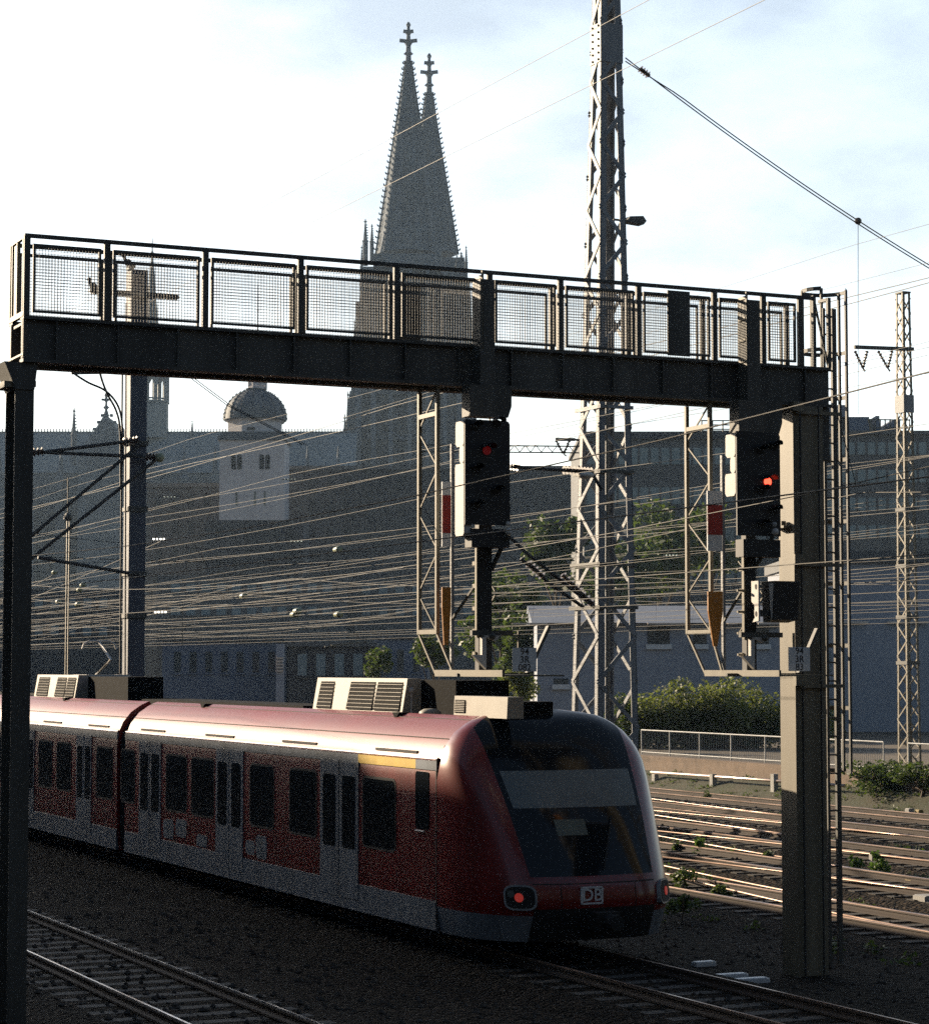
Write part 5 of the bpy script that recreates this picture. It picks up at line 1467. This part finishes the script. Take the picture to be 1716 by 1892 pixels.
# ------------------------------------------------------------------ small trackside things
pp = thing('trackside_pipe', 'bright pinkish pipe on short supports along the foot of the ochre wall', 'pipe', at_z(1320, 1432, 0))
A, B_ = at_n(1203, 1427, 48.3), at_n(1560, 1452, 48.3)
b = MB(); b.tube([A, B_], .06, 10); b.build('pipe', mat('galvanised_pipe', (.6,.48,.42), .35, .7), pp, True)
for x in (1210, 1317, 1430):
    q = at_n(x, 1435, 48.3); b = MB(); b.box(48.2, 48.4, q[1]-.12, q[1]+.12, -.3, q[2]+.1); b.build('support', M_conc, pp)
for i, (x, y, w, h, m, lb) in enumerate([(1577,1480,.5,.2,M_ybox,'yellow trackside box right of the ladder'), (1548,1478,.14,.35,M_ybox,'yellow marker post right of the gantry column'), (1680,1502,.22,.28,M_conc,'pale round-topped box near the right edge, left one'), (1698,1503,.2,.25,M_ybox,'yellow box near the right edge'),
                                 (1684,1628,.22,.14,M_ybox,'small pale yellow box between tracks at the right edge'), (1712,1660,.42,.16,M_conc,'pale grey cabinet cut by the right frame edge'), (1612,1585,.14,.2,M_conc,'tiny pale stub among the tracks'), (1278,1497,.2,.14,M_ybox,'tiny yellow box right of the windscreen'), (1630,1510,.35,.16,M_conc,'pale flat block on the far tracks'),(1350,1812,.0,0,None,'')]):
    if m is None: continue
    p = at_z(x, y+6, -.2)
    t = MB(); z0 = -.32
    t.prism([(p[0]-w/2, z0), (p[0]+w/2, z0), (p[0]+w/2, z0+h*.85+.1), (p[0]+w*.35, z0+h+.1), (p[0]-w*.35, z0+h+.1), (p[0]-w/2, z0+h*.85+.1)], p[1]-w/2, p[1]+w/2)
    t.box(p[0]-w*.6, p[0]+w*.6, p[1]-w*.6, p[1]+w*.6, z0-.05, z0+.06)
    tag(t.build('trackside_box', m), lb, 'box', 'trackside boxes in the yard')
for (x, y, w, lb) in ((1348,1801,.62,'pale concrete slab lying in the shadow at lower right, left one'), (1385,1809,.66,'pale concrete slab lying in the shadow at lower right, right one'), (1300,1778,.4,'thin pale slab edge in the shadow right of the train')):
    p = at_z(x, y, -.25); t = MB(); t.box(p[0]-w/2, p[0]+w/2, p[1]-.09, p[1]+.09, -.33, -.25); t.box(p[0]-w*.45, p[0]+w*.45, p[1]-.07, p[1]+.07, -.25, -.235)
    tag(t.build('concrete_slab', M_white), lb, 'slab', 'pale slabs on the ballast')

# ------------------------------------------------------------------ unseen blocks added to shade the yard and dim the ambient light
sunN = -sin(SUN_AZ)*CT+cos(SUN_AZ)*ST; sunS = sin(SUN_AZ)*ST+cos(SUN_AZ)*CT
per_n = tan(SUN_EL)/abs(sunN); s_per_n = sunS/abs(sunN)
nB = -9.0
hB = 3.26+(NS-nB)*per_n; dsB = (NS-nB)*s_per_n
rb = thing('shade_block', 'unseen block left of the view, shaped to cast the shade on train and tracks', 'building', (nB-6, 100, 0))
b = MB(); b.box(nB-12, nB, 22, 34.2+dsB, -.4, hB); b.box(nB-12, nB-.0, 40.0+dsB, 260, -.4, hB); b.box(nB-12, nB, 34.203+dsB, 39.997+dsB, -.4, hB-.42)  # roofline follows the wanted shadow edge; lower notch lets sun reach the nose
b.build('wall', M_bdark, rb)
b = MB()
for i in range(21):
    for j in range(5):
        s = 26+i*11; z = 3+j*3.3; b.box(nB+.01, nB+.06, s, s+2.2, z, z+1.7)
b.build('window_bay', M_win, rb)

M_rear = mat('light_absorbing_black', (.014,.014,.015), .9, 0, .3, .2, spec=.1)  # near-black colour keeps the rear block from bouncing sunlight into the foreground
rb2 = thing('shade_block', 'unseen dark block behind the viewpoint, added to cut the sky light', 'building', (20, -24, 0))
b = MB(); b.box(-30, 90, -34, -22, -.4, 34); b.build('wall', M_rear, rb2)  # added out of view to block low sky light and darken front faces
b = MB()
for i in range(36):
    for j in range(6):
        b.box(-28+i*3.2, -26.2+i*3.2, -21.99, -21.95, 3+j*3.6, 5+j*3.6)
b.build('window_bay', M_windark, rb2)

# thin city haze in the air
hz = MB(IDN); hz.box(-260, 330, -60, 760, -2.8, 230)
hm = bpy.data.materials.new('city_haze'); hm.use_nodes = True
hn = hm.node_tree; hn.nodes.clear()
ho = hn.nodes.new('ShaderNodeOutputMaterial'); hv = hn.nodes.new('ShaderNodeVolumePrincipled')
hv.inputs['Color'].default_value = (.56, .76, 1, 1); hv.inputs['Density'].default_value = HAZE; hv.inputs['Anisotropy'].default_value = .25
hn.links.new(hv.outputs[0], ho.inputs['Volume'])
tag(hz.build('haze', hm), kind='stuff')

# ------------------------------------------------------------------ world, sun, camera
VEIL, CLOUD = 1.2, 2.5
w = bpy.data.worlds.new('World'); SC.world = w; w.use_nodes = True
nt = w.node_tree; bg = nt.nodes['Background']
sky = nt.nodes.new('ShaderNodeTexSky'); sky.sky_type = 'NISHITA'; sky.sun_disc = False
sky.sun_elevation = SUN_EL; sky.sun_rotation = -SUN_AZ
sky.air_density = 1.0; sky.dust_density = 1.2; sky.ozone_density = 1.0
# thin broken cloud
tc = nt.nodes.new('ShaderNodeTexCoord')
mp = nt.nodes.new('ShaderNodeMapping'); mp.inputs['Scale'].default_value = (1, 1, 2.2); mp.inputs['Location'].default_value = (.35, .1, .2)
nz = nt.nodes.new('ShaderNodeTexNoise'); nz.inputs['Scale'].default_value = 6.0; nz.inputs['Detail'].default_value = 9; nz.inputs['Roughness'].default_value = .55
cr = nt.nodes.new('ShaderNodeValToRGB'); cr.color_ramp.elements[0].position = .42; cr.color_ramp.elements[1].position = .66
nt.links.new(tc.outputs['Generated'], mp.inputs[0]); nt.links.new(mp.outputs[0], nz.inputs['Vector']); nt.links.new(nz.outputs[0], cr.inputs[0])
# added veil and cloud brighten only the sky ahead, so ambient light stays low
sx = nt.nodes.new('ShaderNodeSeparateXYZ'); nt.links.new(tc.outputs['Generated'], sx.inputs[0])
fm = nt.nodes.new('ShaderNodeMapRange'); fm.interpolation_type = 'SMOOTHSTEP'
fm.inputs[1].default_value = .35; fm.inputs[2].default_value = .85; fm.inputs[3].default_value = 0; fm.inputs[4].default_value = 1
nt.links.new(sx.outputs[1], fm.inputs[0])
cl = nt.nodes.new('ShaderNodeMapRange'); cl.inputs[1].default_value = 0; cl.inputs[2].default_value = 1
cl.inputs[3].default_value = VEIL; cl.inputs[4].default_value = CLOUD
nt.links.new(cr.outputs[0], cl.inputs[0])
ml = nt.nodes.new('ShaderNodeMath'); ml.operation = 'MULTIPLY'
nt.links.new(cl.outputs[0], ml.inputs[0]); nt.links.new(fm.outputs[0], ml.inputs[1])
ad = nt.nodes.new('ShaderNodeMath'); ad.operation = 'ADD'; ad.inputs[1].default_value = 1
nt.links.new(ml.outputs[0], ad.inputs[0])
vm = nt.nodes.new('ShaderNodeVectorMath'); vm.operation = 'SCALE'
bw = nt.nodes.new('ShaderNodeRGBToBW'); nt.links.new(sky.outputs[0], bw.inputs[0])
ds = nt.nodes.new('ShaderNodeMath'); ds.operation = 'MULTIPLY'; ds.inputs[1].default_value = .5; nt.links.new(fm.outputs[0], ds.inputs[0])
tint = nt.nodes.new('ShaderNodeVectorMath'); tint.operation = 'SCALE'; tint.inputs[0].default_value = (.98, 1.0, 1.03); nt.links.new(bw.outputs[0], tint.inputs['Scale'])
dm = nt.nodes.new('ShaderNodeMix'); dm.data_type = 'RGBA'; nt.links.new(ds.outputs[0], dm.inputs[0]); nt.links.new(sky.outputs[0], dm.inputs[6]); nt.links.new(tint.outputs[0], dm.inputs[7])
nt.links.new(dm.outputs[2], vm.inputs[0]); nt.links.new(ad.outputs[0], vm.inputs['Scale'])
nt.links.new(vm.outputs[0], bg.inputs[0])
bg.inputs[1].default_value = .05

sun = bpy.data.lights.new('sun', 'SUN'); sun.energy = 5.0; sun.angle = radians(.5); sun.color = (1, .81, .58)
so = bpy.data.objects.new('sun', sun); COL.objects.link(so)
d = Vector((-sin(SUN_AZ)*cos(SUN_EL), cos(SUN_AZ)*cos(SUN_EL), sin(SUN_EL)))
so.rotation_euler = (-d).to_track_quat('-Z', 'Y').to_euler(); so.location = (0, 0, 60)

cam = bpy.data.cameras.new('camera'); co_ = bpy.data.objects.new('camera', cam); COL.objects.link(co_)
co_.location = (0, 0, H*K); co_.rotation_euler = (pi/2+PITCH, 0, 0)
cam.sensor_fit = 'HORIZONTAL'; cam.sensor_width = 36; cam.lens = 36*F/1716
cam.clip_start = .5; cam.clip_end = 4000
SC.camera = co_
SC.view_settings.view_transform = 'Standard'; SC.view_settings.look = 'None'
SC.view_settings.exposure = 1.0; SC.view_settings.gamma = 1
SC.render.engine = 'CYCLES'
SC.cycles.use_denoising = False
SC.cycles.max_bounces = 6; SC.cycles.diffuse_bounces = 3; SC.cycles.glossy_bounces = 3
SC.cycles.sample_clamp_indirect = 6
